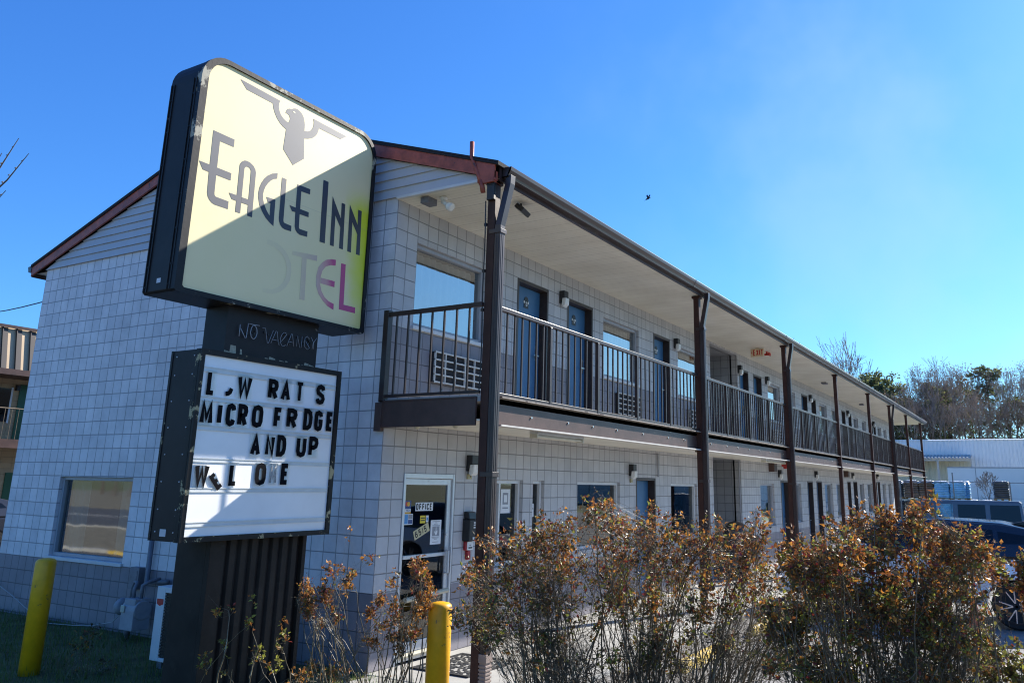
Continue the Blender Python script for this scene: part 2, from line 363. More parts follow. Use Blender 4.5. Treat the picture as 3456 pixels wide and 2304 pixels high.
# ------------------------------------------------------------------ stroke lettering
GL = {
 'A': [[(0,0),(.5,1),(1,0)], [(.22,.34),(.78,.34)]],
 'C': [[(1,.76),(.88,.93),(.5,1),(.12,.93),(0,.75),(0,.25),(.12,.07),(.5,0),(.88,.07),(1,.24)]],
 'D': [[(0,0),(0,1),(.5,1),(.88,.88),(1,.65),(1,.35),(.88,.12),(.5,0),(0,0)]],
 'E': [[(1,1),(0,1),(0,0),(1,0)], [(0,.52),(.85,.52)]],
 'F': [[(1,1),(0,1),(0,0)], [(0,.50),(.85,.50)]],
 'G': [[(1,.76),(.88,.93),(.5,1),(.12,.93),(0,.75),(0,.25),(.12,.07),(.5,0),(.88,.07),(1,.24),(1,.46),(.55,.46)]],
 'I': [[(.5,0),(.5,1)]],
 'J': [[(0,0),(.45,.08),(.8,.35),(1,1)]],
 'L': [[(0,1),(0,0),(1,0)]],
 'M': [[(0,0),(.08,1),(.5,.25),(.92,1),(1,0)]],
 'N': [[(0,0),(0,1),(1,0),(1,1)]],
 'O': [[(.5,1),(.12,.93),(0,.75),(0,.25),(.12,.07),(.5,0),(.88,.07),(1,.25),(1,.75),(.88,.93),(.5,1)]],
 'P': [[(0,0),(0,1),(.55,1),(.9,.93),(1,.75),(.9,.55),(.55,.46),(0,.46)]],
 'R': [[(0,0),(0,1),(.55,1),(.9,.93),(1,.75),(.9,.57),(.55,.48),(0,.48)], [(.45,.48),(1,0)]],
 'S': [[(1,.78),(.85,.95),(.5,1),(.14,.94),(0,.77),(.12,.6),(.5,.5),(.88,.4),(1,.23),(.86,.06),(.5,0),(.14,.05),(0,.22)]],
 'T': [[(0,1),(1,1)], [(.5,1),(.5,0)]],
 'U': [[(0,1),(0,.25),(.12,.07),(.5,0),(.88,.07),(1,.25),(1,1)]],
 'V': [[(0,1),(.5,0),(1,1)]],
 'W': [[(0,1),(.22,0),(.5,.8),(.78,0),(1,1)]],
 'X': [[(0,0),(1,1)], [(0,1),(1,0)]],
 'Y': [[(0,1),(.5,.5),(1,1)], [(.5,.5),(.5,0)]],
 'H': [[(0,0),(0,1)], [(1,0),(1,1)], [(0,.5),(1,.5)]],
 'Z': [[(0,1),(1,1),(0,0),(1,0)]],
 'B': [[(0,0),(0,1),(.6,1),(.9,.9),(.9,.62),(.6,.52),(0,.52)], [(.6,.52),(1,.42),(1,.12),(.6,0),(0,0)]],
 '1': [[(.2,.8),(.55,1),(.55,0)]],
 '2': [[(0,.75),(.15,.95),(.5,1),(.9,.93),(1,.72),(.85,.5),(0,0),(1,0)]],
 '0': [[(.5,1),(.12,.93),(0,.75),(0,.25),(.12,.07),(.5,0),(.88,.07),(1,.25),(1,.75),(.88,.93),(.5,1)]],
 '3': [[(0,.85),(.4,1),(.9,.9),(.9,.62),(.4,.52),(.95,.42),(1,.15),(.5,0),(0,.12)]],
 '5': [[(1,1),(.1,1),(.05,.55),(.5,.63),(.9,.52),(1,.3),(.85,.07),(.45,0),(0,.12)]],
 '6': [[(.9,.92),(.5,1),(.12,.85),(0,.5),(0,.22),(.15,.04),(.5,0),(.88,.07),(1,.3),(.88,.52),(.5,.58),(.1,.48)]],
 '8': [[(.5,.53),(.1,.65),(.08,.88),(.5,1),(.92,.88),(.9,.65),(.5,.53),(.02,.38),(.02,.12),(.5,0),(.98,.12),(.98,.38),(.5,.53)]],
 '9': [[(.1,.08),(.5,0),(.88,.15),(1,.5),(1,.78),(.85,.96),(.5,1),(.12,.93),(0,.7),(.12,.48),(.5,.42),(.9,.52)]],
}
def glyph(mb, ch, x0, z0, x1, z1, t, to3, mi=0, jit=0.0003, rot=0.0):
    for k, st in enumerate(GL[ch]):
        pts = [(x0+t/2+(x1-x0-t)*u, z0+t/2+(z1-z0-t)*v) for u, v in st]
        if rot:
            cx, cz = (x0+x1)/2, (z0+z1)/2; cr, sr = math.cos(rot), math.sin(rot)
            pts = [(cx+(a-cx)*cr-(b-cz)*sr, cz+(a-cx)*sr+(b-cz)*cr) for a, b in pts]
        mb.ribbon(pts, t, lambda a, b, k=k: to3(a, b, k*jit), mi)
def text(mb, s, x0, z0, h, w, gap, t, to3, mi=0):
    x = x0
    for ch in s:
        if ch == ' ': x += w*0.7; continue
        ww = w*0.35 if ch in 'I1' else w
        glyph(mb, ch, x, z0, x+ww, z0+h, t, to3, mi); x += ww+gap
    return x

# ------------------------------------------------------------------ ground
mb = MB(); mb.box(-400, 700, -500, 500, -0.6, -0.13); structure(mb, "ground", M['field'])
mb = MB(); mb.box(-9.0, 46, -30, -1.98, -0.3, -0.05); structure(mb, "parking_lot", M['asphalt'])
mb = MB(); mb.box(-0.02, 41.5, -1.95, 0.05, -0.3, -0.002); mb.box(-0.02, 41.5, -2.10, -1.953, -0.3, 0.004)
mb.box(-0.9, -0.023, -2.10, -0.06, -0.3, -0.006)
structure(mb, "walkway", M['concrete'], bevel=0.012)
mb = MB(); mb.box(-11.5, -0.02, -0.05, 8.0, -0.3, -0.022); mb.box(-9.0, -0.93, -2.2, -0.053, -0.3, -0.030); mb.box(-0.02, 60, 7.9, 9.4, -.3, -.05)
structure(mb, "lawn", M['lawn'])
mb = MB(); mb.box(-7.0, 70, 9.4, 60, -0.3, -0.11); mb.box(-7.0, -.02, 8.0, 9.397, -.3, -.112); structure(mb, "driveway", M['roadmat'])
mb = MB(); mb.box(-7.18, -7.0, 8.0, 80, -0.3, -0.03); structure(mb, "driveway_kerb", M['concrete'])
mb = MB(); mb.box(-7.185, -6.995, 15.5, 16.6, -0.3, -0.026); structure(mb, "kerb_marking", M['yellowstop'])
mb = MB(); mb.box(-6.5, 0.9, -8.5, -2.2, -0.3, -0.045); structure(mb, "planting_bed", M['soil'])
mb = MB(); mb.box(-13.2, -7.183, 8.003, 120, -0.3, -0.03); mb.box(-13.2, -11.503, -90, 8.0, -.3, -.035); structure(mb, "road_verge", M['dryverge'])
mb = MB(); mb.box(-26, -13.35, -200, 200, -0.3, -0.10); structure(mb, "road", M['roadmat'])
mb = MB(); mb.box(-13.35, -13.2, -200, 200, -0.3, 0.02); structure(mb, "kerb", M['concrete'])
mb = MB(); mb.box(-19.75, -19.6, -200, 200, -0.2, -0.094); mb.box(-14.3, -14.2, -200, 200, -0.2, -0.094); structure(mb, "road_marking", mat('road_paint_white', (0.62, 0.62, 0.6), 0.7, var=0.2))
mb = MB(); mb.box(-60, -26, -200, 200, -0.3, -0.06); structure(mb, "far_verge", M['dryverge'])

# ------------------------------------------------------------------ motel building
motel = empty("motel_building", "long two storey painted block motel with balcony and red trimmed gable roof", "motel", (0, 0, 0))
def P(mb, name, m, parent=motel, **kw): return build(mb, name, m, parent=parent, **kw)
XE = 40.6; W = 7.9248
U = dict
win_u = [(0.4064, 1.93), (5.63, 7.17), (9.21, 10.75), (16.16, 17.46), (18.15, 19.3), (22.72, 23.92), (24.72, 25.84), (29.06, 30.06), (31.0, 31.98), (35.1, 36.2), (36.87, 37.8)]
door_u = [(2.755, 3.68), (4.30, 5.22), (7.89, 8.77), (13.52, 14.33), (14.75, 15.57), (20.13, 20.95), (21.48, 22.2), (26.6, 27.33), (27.94, 28.6), (33.0, 33.72), (33.88, 34.55), (38.65, 39.36)]
win_g = [(2.03, 3.05), (3.33, 3.66), (4.71, 6.31), (8.70, 10.2), (15.02, 16.38), (18.2, 19.45), (22.84, 24.1), (24.79, 25.93), (29.44, 30.44), (31.25, 32.5), (35.3, 36.3), (37.1, 38.1)]
door_g = [(6.99, 7.91), (17.08, 17.99), (20.30, 21.07), (21.6, 22.4), (26.85, 27.52), (28.06, 28.9), (33.0, 33.7), (33.9, 34.6), (38.9, 39.5)]
def gz(x): return 2.135 + max(0.0, x-11)*0.0085            # the ground floor door heads climb slightly towards the far end
BZ = (11.28, 13.37)                                          # open stair hall
holes = [(a, b, 3.925, 5.0) for a, b in win_u] + [(a, b, 2.985, 5.08) for a, b in door_u]
holes += [(a, b, 0.92 if a < 4 else 1.0, 2.08 if a < 11 else gz(a)-0.04) for a, b in win_g]
holes += [(a, b, 0.0, gz(a)+0.04) for a, b in door_g] + [(0.4064, 1.40, 0.0, 2.135)]
holes += [(BZ[0], BZ[1], 0.0, 2.70), (BZ[0], BZ[1], 2.985, 5.40)]
def wall_holes(mb, u0, u1, z0, z1, holes, f, depth):
    us = sorted(set([u0, u1] + [h[0] for h in holes] + [h[1] for h in holes])); zs = sorted(set([z0, z1] + [h[2] for h in holes] + [h[3] for h in holes]))
    for i in range(len(us)-1):
        k = 0
        while k < len(zs)-1:
            uc = (us[i]+us[i+1])/2
            solid = lambda q: not any(h[0] < uc < h[1] and h[2] < (zs[q]+zs[q+1])/2 < h[3] for h in holes)
            if not solid(k): k += 1; continue
            e = k
            while e+1 < len(zs)-1 and solid(e+1): e += 1
            mb.face([f(us[i], zs[k], 0), f(us[i+1], zs[k], 0), f(us[i+1], zs[e+1], 0), f(us[i], zs[e+1], 0)])
            k = e+1
    for a, b, c, d in holes:
        for p, q in (((a, c), (a, d)), ((a, d), (b, d)), ((b, d), (b, c)), ((b, c), (a, c))):
            mb.face([f(p[0], p[1], 0), f(q[0], q[1], 0), f(q[0], q[1], depth), f(p[0], p[1], depth)])
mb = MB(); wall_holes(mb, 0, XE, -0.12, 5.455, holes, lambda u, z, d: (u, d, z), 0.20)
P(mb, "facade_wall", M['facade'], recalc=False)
mb = MB(); GW = [(4.67, 6.53, 0.86, 2.02)]
wall_holes(mb, 0.0, W, -0.12, 5.49, GW, lambda u, z, d: (d, u, z), 0.14)
mb.face([(0, W, -0.12), (XE, W, -0.12), (XE, W, 5.49), (0, W, 5.49)]); mb.face([(XE, 0, -0.12), (XE, W, -0.12), (XE, W, 5.49), (XE, 0, 5.49)])
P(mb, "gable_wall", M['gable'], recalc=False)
mb = MB(); mb.box(0.165, BZ[0]-0.2, 0.62, 0.66, 0, 5.4); mb.box(BZ[1]+0.2, XE-0.1, 0.62, 0.66, 0, 5.4); mb.box(0.8, 0.84, 3.0, 7.7, 0, 2.7)
mb.box(0.16, XE-0.1, 0.22, 0.61, 2.72, 2.76)
P(mb, "interior_wall", M['dark'])
# stair hall
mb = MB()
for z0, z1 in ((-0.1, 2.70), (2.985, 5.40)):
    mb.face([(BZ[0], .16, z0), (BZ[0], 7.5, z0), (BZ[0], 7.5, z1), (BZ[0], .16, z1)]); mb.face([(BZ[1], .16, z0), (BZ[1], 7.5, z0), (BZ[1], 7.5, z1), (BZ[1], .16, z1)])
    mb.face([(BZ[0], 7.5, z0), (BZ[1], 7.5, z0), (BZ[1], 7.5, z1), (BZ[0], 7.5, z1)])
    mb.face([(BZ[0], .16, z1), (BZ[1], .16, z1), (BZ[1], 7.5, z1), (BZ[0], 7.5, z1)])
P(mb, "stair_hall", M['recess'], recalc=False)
mb = MB()
for k in range(9): mb.box(BZ[0]+0.15, BZ[1]-0.75, 0.9+k*0.27, 1.2+k*0.27, 2.62-k*0.29, 2.66-k*0.29)
mb.prism([(0.8, 2.70), (0.8, 2.42), (3.6, -0.1), (3.9, -0.1)], lambda p: (BZ[0]+0.10, p[0], p[1]), lambda p: (BZ[0]+0.14, p[0], p[1]))
mb.prism([(0.8, 2.70), (0.8, 2.42), (3.6, -0.1), (3.9, -0.1)], lambda p: (BZ[1]-0.74, p[0], p[1]), lambda p: (BZ[1]-0.70, p[0], p[1]))
P(mb, "staircase", M['beam'])
mb = MB(); mb.box(0.02, BZ[0]-0.01, -0.001, 0.6, 2.80, 2.97)
for cx_, z0_, z1_, r_ in ((13.15, 0.0, 2.66, .018), (8.0, 2.2, 2.66, .015)):
    mb = MB(); mb.tube([(cx_, -0.025, z0_), (cx_, -0.025, z1_)], r_, 8); P(mb, "conduit", M['conduit'])

def window(a, b, z0, z1, big, glass, curtain=True, frame='greyframe', y=0.05, mull=False, gable=False, draw=0.0):
    T = (lambda bb: Matrix.Identity(4)) if not gable else None
    mt = None if not gable else Matrix(((0, 1, 0, 0), (1, 0, 0, 0), (0, 0, 1, 0), (0, 0, 0, 1)))
    t = 0.05
    m = MB()
    m.box(a+.002, a+t, y, y+0.08, z0+.002, z1-.002, mtx=mt); m.box(b-t, b-.002, y, y+0.08, z0+.002, z1-.002, mtx=mt)
    m.box(a+t, b-t, y+.002, y+0.078, z1-t, z1-.002, mtx=mt); m.box(a+t, b-t, y+.002, y+0.078, z0+.002, z0+t, mtx=mt)
    if mull: m.box((a+b)/2-.02, (a+b)/2+.02, y+.01, y+.07, z0+t, z1-t, mtx=mt)
    fr = P(m, "window", M[frame], bevel=0.004)
    q4 = ((a+t, y+.05, z0+t), (b-t, y+.05, z0+t), (b-t, y+.05, z1-t), (a+t, y+.05, z1-t))
    m = MB(); m.face([tuple((mt or Matrix.Identity(4)) @ Vector(q)) for q in (q4[::-1] if gable else q4)])
    build(m, "pane", M[glass], parent=fr, recalc=False)
    m = MB(); m.box(a-0.03, b+0.03, -0.035, y, z0-0.05, z0-.002, mtx=mt); build(m, "sill", M['white'] if big else M['greyframe'], parent=fr, bevel=0.004)
    if curtain:
        m = MB(); n = max(10, int((b-a)/0.018)); pts = []
        for i in range(n+1):
            u = a+t+(b-a-2*t)*i/n
            pts.append((u, y+0.16+0.018*math.sin(u*48)+0.01*math.sin(u*17+1)))
        lim = [(0, n)] if draw == 0 else [(0, int(n*(0.5-draw/2))), (n-int(n*(0.5-draw/2)), n)]
        for s0, s1 in lim:
            for i in range(s0, s1):
                (u, v), (u2, v2) = pts[i], pts[i+1]
                m.face([tuple((mt or Matrix.Identity(4)) @ Vector(q)) for q in ((u, v, z0+.06), (u2, v2, z0+.06), (u2, v2, z1-.06), (u, v, z1-.06))])
        build(m, "curtain", M['curtain'], parent=fr, smooth=False, recalc=False)
    return fr
for i, (a, b) in enumerate(win_u): window(a, b, 3.925, 5.0, i < 3, 'glass', draw=0.0)
for i, (a, b) in enumerate(win_g):
    z0, z1 = (0.92 if a < 4 else 1.0), (2.08 if a < 11 else gz(a)-0.04)
    window(a, b, z0, z1, False, 'glassdark' if (a < 12) else 'glass', curtain=a > 12, frame='white' if a < 11 else 'greyframe', mull=a < 2.5)
window(4.67, 6.53, 0.86, 2.02, True, 'glassroad', frame='greyframe', y=0.05, gable=True, draw=0.45)

def door(a, b, z0, z1, num=None, closer=False):
    m = MB(); t = 0.05
    m.box(a+.002, a+t, -0.006, 0.19, z0, z1-.002); m.box(b-t, b-.002, -0.006, 0.19, z0, z1-.002); m.box(a+t, b-t, -0.004, 0.188, z1-t, z1-.002)
    m.box(a+t, b-t, 0.02, 0.19, z0-.02, z0+.015)
    fr = P(m, "door", M['dframe'], bevel=0.004)
    m = MB(); m.box(a+t+.004, b-t-.004, 0.135, 0.175, z0+.02, z1-t-.004); build(m, "door_leaf", M['blue'], parent=fr, bevel=0.003)
    m = MB(); hx = b-t-0.09
    m.lathe((hx, 0.135, z0+1.0), [(0.028, 0), (0.028, -0.012), (0.012, -0.014), (0.012, -0.05)], 12, axis='y'); m.box(hx-0.12, hx+0.012, 0.078, 0.094, z0+0.99, z0+1.012)
    m.box(hx-0.03, hx+0.03, 0.128, 0.135, z0+0.93, z0+1.17); m.lathe((hx, 0.128, z0+1.13), [(0.02, 0), (0.018, -0.012)], 10, axis='y')
    build(m, "handle", M['steel'], parent=fr)
    if num:
        cx = (a+b)/2; m = MB(); zc = z0+1.80
        m.box(cx-.065, cx+.065, 0.129, 0.134, zc-.085, zc+.03, 0)
        m.lathe((cx, 0.132, zc+.045), [(0.055, 0), (0.055, -0.006)], 16, axis='y', mi=0)
        to3 = lambda u, v, j: (u, 0.1245-j, v)
        m.box(cx-.075, cx-.045, 0.1275, 0.129, zc-.01, zc+.03, 1); m.box(cx+.045, cx+.075, 0.1275, 0.129, zc-.01, zc+.03, 1)
        text(m, num, cx-.052 if len(num) > 1 and num[0] != '1' else cx-.042, zc-.055, .075, .04, .014, .013, to3, 1)
        build(m, "number_plate", [M['black'], M['lampwhite']], parent=fr)
    return fr
nums = ["18", "19", "20", "21", "22", "23", "25", "26", "28", "29", "30", "31"]
for i, (a, b) in enumerate(door_u): door(a, b, 2.985, 5.08, nums[i] if i < 3 else None)
for a, b in door_g: door(a, b, 0.0, gz(a)+0.04)

def ac(a, b, z0, z1, cols, rows):
    m = MB(); m.box(a, b, -0.05, -0.001, z0, z1, 1)
    t = 0.018
    for i in range(cols+1):
        x = a+(b-a)*i/cols; m.box(x-t/2, x+t/2, -0.075, -0.052, z0-.012, z1+.012, 0)
    for j in range(rows+1):
        z = z0+(z1-z0)*j/rows; m.box(a-t/2, b+t/2, -0.0735, -0.0535, z-t/2, z+t/2, 0)
    P(m, "air_conditioner", [M['grille'], M['dark']])
ac(0.80, 1.86, 3.27, 3.65, 5, 4); ac(6.12, 7.08, 3.30, 3.67, 5, 4); ac(9.72, 10.68, 3.30, 3.67, 5, 4)
for a, b in win_u[3:]: ac((a+b)/2-.4, (a+b)/2+.4, 3.32, 3.66, 5, 4)
for a, b in win_g[5:]: ac((a+b)/2-.38, (a+b)/2+.38, 0.36, 0.72, 4, 3)

# ---- office door
m = MB(); a, b, z1 = 0.4064, 1.40, 2.135; t = 0.034
m.box(a+.002, a+t, -0.012, 0.1, 0, z1-.002); m.box(b-t, b-.002, -0.012, 0.1, 0, z1-.002); m.box(a+t, b-t, -0.010, 0.098, z1-0.06, z1-.002)
office = P(m, "office_door", M['alu'], bevel=0.004)
m = MB(); y0, y1 = 0.012, 0.052
m.box(a+t+.003, a+t+.038, y0, y1, 0.02, z1-.065); m.box(b-t-.08, b-t-.004, y0, y1, 0.02, z1-.065)
m.box(a+t+.038, b-t-.08, y0+.001, y1-.001, 2.0, z1-.065); m.box(a+t+.038, b-t-.08, y0+.001, y1-.001, 0.02, 0.22); m.box(a+t+.038, b-t-.08, y0-.012, y1-.002, 1.145, 1.185)
build(m, "door_leaf", M['alu'], parent=office, bevel=0.003)
m = MB(); m.face([(a+t+.03, 0.03, 0.2), (b-t-.07, 0.03, 0.2), (b-t-.07, 0.03, 2.01), (a+t+.03, 0.03, 2.01)]); build(m, "pane", M['glassdark'], parent=office, recalc=False)
m = MB(); m.tube([(1.283, 0.012, 0.94), (1.283, -0.045, 0.94), (1.283, -0.045, 1.20), (1.283, 0.012, 1.20)], 0.013, 8); m.box(1.325, 1.345, -0.05, -0.013, 0.93, 1.25)
m.lathe((1.30, 0.012, 1.40), [(0.02, 0), (0.018, -0.01)], 12, axis='y'); m.box(0.88, 0.90, 0.006, 0.0125, 2.04, 2.055)
build(m, "handle", M['alu'], parent=office)
m = MB(); m.tube([(a+.10, -0.03, 0.09), (b-.06, -0.03, 0.09)], 0.028, 8); build(m, "door_sweep", mat('cream_bar', (0.50, 0.46, 0.34), 0.5), parent=office)
m = MB(); m.tube([(a+.08, -0.06, 0.70), (b-.12, -0.06, 0.74)], 0.03, 8)
build(m, "door_bar", mat('cream_bar', (0.50, 0.46, 0.34), 0.5), parent=office)
def sticker(y, rect, m, mi): m.box(rect[0], rect[1], y, y+.0012, rect[2], rect[3], mi)
m = MB(); yy = 0.0265
cols = [mat('sticker_white', (0.70, 0.71, 0.72), 0.5), M['letter'], mat('sticker_navy', (0.03, 0.07, 0.22), 0.5), mat('sticker_red', (0.50, 0.05, 0.02), 0.5), mat('sticker_gold', (0.66, 0.36, 0.03), 0.5),
        mat('sticker_skyblue', (0.06, 0.26, 0.55), 0.5), mat('sticker_yellow', (0.72, 0.55, 0.02), 0.5), mat('sticker_grey', (0.25, 0.26, 0.29), 0.5), mat('plaque_cream', (0.55, 0.48, 0.27), 0.5)]
T3 = lambda y: (lambda u, v, j: (u, y-j, v))
sticker(yy, (0.482, 0.60, 1.735, 1.815), m, 2); sticker(yy, (0.482, 0.60, 1.665, 1.733), m, 0); sticker(yy-.001, (0.482, 0.60, 1.718, 1.733), m, 2); sticker(yy-.001, (0.482, 0.60, 1.665, 1.682), m, 4)
for cx, k in ((0.523, 3), (0.553, 4)):
    m.face([(cx+.027*math.cos(q), yy-.0012-(k-3)*.0006, 1.775+.027*math.sin(q)) for q in [i*math.pi/10 for i in range(20)]], k)
text(m, "VISA", 0.507, 1.688, 0.026, 0.018, .004, .005, T3(yy-.0015), 2)
sticker(yy, (0.475, 0.645, 1.535, 1.66), m, 0); sticker(yy-.001, (0.482, 0.555, 1.545, 1.652), m, 5); sticker(yy-.001, (0.562, 0.638, 1.60, 1.652), m, 7); sticker(yy-.001, (0.562, 0.638, 1.545, 1.592), m, 2)
sticker(yy, (0.685, 1.02, 1.69, 1.79), m, 0); text(m, "OFFICE", 0.695, 1.70, 0.08, 0.044, .014, .0165, T3(yy-.001), 1)
sticker(yy, (0.785, 0.885, 1.545, 1.635), m, 6); sticker(yy-.001, (0.795, 0.875, 1.60, 1.612), m, 1); sticker(yy-.001, (0.795, 0.875, 1.572, 1.583), m, 1); sticker(yy, (0.898, 0.945, 1.555, 1.635), m, 0); sticker(yy-.001, (0.908, 0.935, 1.575, 1.61), m, 5)
# tilted address plaque
ang = 0.36; cr, sr = math.cos(ang), math.sin(ang); cx, cz = 0.822, 1.452
rot = lambda u, v, j=0: (cx+u*cr-v*sr, yy-j, cz+u*sr+v*cr)
m.face([rot(-.148, -.055), rot(.148, -.055), rot(.148, .055), rot(-.148, .055)], 8)
text(m, "6515", -.125, -.04, 0.08, 0.048, .02, .015, lambda u, v, j: rot(u, v, .001+j), 1)
# sanitiser notice with a pointing hand
sticker(yy, (0.995, 1.205, 1.285, 1.575), m, 0); sticker(yy-.001, (1.03, 1.17, 1.385, 1.50), m, 7)
for z, w in ((1.555, .15), (1.54, .04), (1.525, .08), (1.508, .15), (1.37, .15), (1.358, .12), (1.345, .06), (1.31, .12)): sticker(yy-.001, (1.10-w/2, 1.10+w/2, z, z+.006), m, 7)
m.face([(1.08+u, yy-.002, 1.395+v) for u, v in ((0, .02), (.012, 0), (.035, 0), (.05, .03), (.05, .055), (.034, .05), (.03, .05), (.026, .095), (.016, .095), (.014, .05), (.006, .03), (-.012, .05), (-.018, .045))], 0)
build(m, "door_sticker", cols, parent=office, recalc=False)
# window notices
m = MB(); yy = 0.092
sticker(yy, (2.62, 2.86, 1.62, 1.95), m, 0); sticker(yy-.0013, (2.67, 2.81, 1.74, 1.90), m, 7); sticker(yy-.0026, (2.70, 2.78, 1.77, 1.87), m, 0); sticker(yy-.0013, (2.67, 2.81, 1.68, 1.70), m, 7)
P(m, "window_notice", cols, recalc=False)
m = MB(); sticker(yy, (3.385, 3.455, 1.76, 2.0), m, 0); sticker(yy-.0013, (3.395, 3.445, 1.92, 1.94), m, 7); P(m, "window_notice", cols, recalc=False)
m = MB(); sticker(yy, (3.385, 3.515, 1.55, 1.74), m, 0); sticker(yy-.0013, (3.40, 3.50, 1.66, 1.68), m, 7); P(m, "window_notice", cols, recalc=False)

# ------------------------------------------------------------------ balcony
BY = -1.40
mb = MB(); mb.box(-0.02, XE-0.1, BY+0.03, -0.002, 2.90, 2.965); P(mb, "balcony_deck", M['concrete'])
mb = MB(); mb.box(0.03, XE-0.2, BY+0.13, -0.004, 2.70, 2.72); P(mb, "balcony_ceiling", M['soffit'])
mb = MB()
mb.box(0.30, XE-0.05, BY+0.03, BY+0.045, 2.672, 2.962)                  # channel web
mb.box(-0.052, -0.022, BY+0.06, 0.03, 2.64, 2.935); mb.box(-0.06, 0.02, BY+0.06, 0.055, 2.935, 2.952); mb.box(-0.065, -0.002, -0.002, 0.10, 2.60, 2.93)
bmo = P(mb, "balcony_beam", M['beam'], bevel=0.003)
mb = MB(); mb.box(0.30, XE-0.05, BY-0.052, BY+0.045, 2.964, 2.978); build(mb, "deck_lip", mat('sunlit_lip_tone', (0.30, 0.26, 0.22), 0.5, var=.3, vs=5, wear=(.08, .055, .05), wscale=5, wthr=.55), parent=bmo)  # top flange lip, its sunlit edge put into the pale colour
mb = MB(); mb.box(0.30, XE-0.05, BY-0.05, BY+0.045, 2.652, 2.670); build(mb, "bottom_flange", mat('flange_highlight', (0.60, 0.56, 0.50), 0.45, var=.15, vs=4, wear=(.30, .24, .2), wscale=6, wthr=.66), parent=bmo)  # bottom flange of the channel, sun highlight painted as a cream colour
mb = MB()
rng = random.Random(4)
for x in [0.42+0.78*i+rng.uniform(-.2, .2) for i in range(50)]:
    mb.lathe((x, BY+0.03, 2.80), [(0.014, 0), (0.014, -0.014)], 8, axis='y')
P(mb, "beam_bolt", M['steel'])
posts = [(0.0, True), (6.60, True), (12.62, True), (18.55, False), (24.25, False), (29.2, True), (34.25, False), (39.65, False)]
def post(x, spout, first):
    m = MB(); x1 = x+.105
    m.box(x, x1, -1.468, -1.366, -0.1, 5.44)
    if not first: m.box(x-.03, x1+.03, -1.50, -1.34, 2.62, 2.645)
    m.box(x-.02, x1+.02, -1.49, -1.34, 5.40, 5.44)
    pst = P(m, "balcony_post", M['brown'], bevel=0.004)
    if spout:
        m = MB(); xa, xb = x+.004, x+.098; ya, yb = -1.552, -1.472; xc, yc = (xa+xb)/2, (ya+yb)/2
        m.box(xa, xb, ya, yb, 0.32, 4.90)
        def seg(p0, p1): m.prism([(-.047, -.038), (.047, -.038), (.047, .038), (-.047, .038)], lambda q: (p0[0]+q[0], p0[1]+q[1], p0[2]), lambda q: (p1[0]+q[0], p1[1]+q[1], p1[2]))
        seg((xc, yc, 4.88), (xc+.05, yc-.085, 5.40)); seg((xc+.05, yc-.085, 5.395), (xc+.05, yc-.09, 5.50))
        m.box(x-.008, xb+.014, ya-.012, -1.40, 4.80, 4.85); m.box(x-.008, xb+.014, ya-.012, -1.40, 2.10, 2.15)
        for q in range(2): m.box(xa-.004, xa+.001, ya+.018+q*.03, ya+.03+q*.03, 0.33, 4.79); m.box(xa+.02+q*.035, xa+.033+q*.035, ya-.004, ya+.001, 0.33, 4.79)
        build(m, "downspout", M['gutter'], parent=pst, bevel=0.004)
        if first:
            m = MB(); seg((xc, yc, 0.34), (xc, yc, 0.06)); seg((xc, yc, 0.075), (xc+.02, yc-.10, -0.02))
            for q in range(6): m.box(xa-.008, xb+.008, ya-.008, yb+.004, 0.06+q*.035, 0.08+q*.035)
            m.box(xa-.012, xb+.012, ya-.012, yb+.003, 0.28, 0.36)
            build(m, "downspout_boot", mat("tan_boot_plastic", (.27, .21, .18), .5, var=.2, vs=6), parent=pst, bevel=0.003)
    return pst
pobs = [post(x, s, i == 0) for i, (x, s) in enumerate(posts)]
# details on the corner post: electrical box, red conduit, cables
m = MB(); m.box(-0.045, -0.002, -1.475, -1.375, 5.20, 5.38); m.box(-0.05, 0.0, -1.48, -1.37, 5.375, 5.40); build(m, "junction_box", M['black'], parent=pobs[0], bevel=0.004)
m = MB(); m.tube([(-0.06, -1.30, 5.40), (-0.07, -1.27, 5.50), (-0.08, -1.20, 5.68), (-0.08, -1.165, 5.76), (-0.08, -1.16, 5.95)], 0.026, 10); m.tube([(-0.055, -1.33, 5.30), (-0.06, -1.30, 5.45)], 0.03, 8)
build(m, "service_mast", M['red'], parent=pobs[0], smooth=True)
m = MB(); cpts = [(-0.012+0.008*math.sin(z*2.2), -1.352+0.006*math.sin(z*5), z) for z in [5.2-0.2*i for i in range(12)]]; m.tube(cpts, 0.008, 6)
for z in (4.9, 4.35, 3.9): m.box(-0.02, 0.01, -1.366, -1.335, z, z+.035)
build(m, "cable", M['black'], parent=pobs[0])
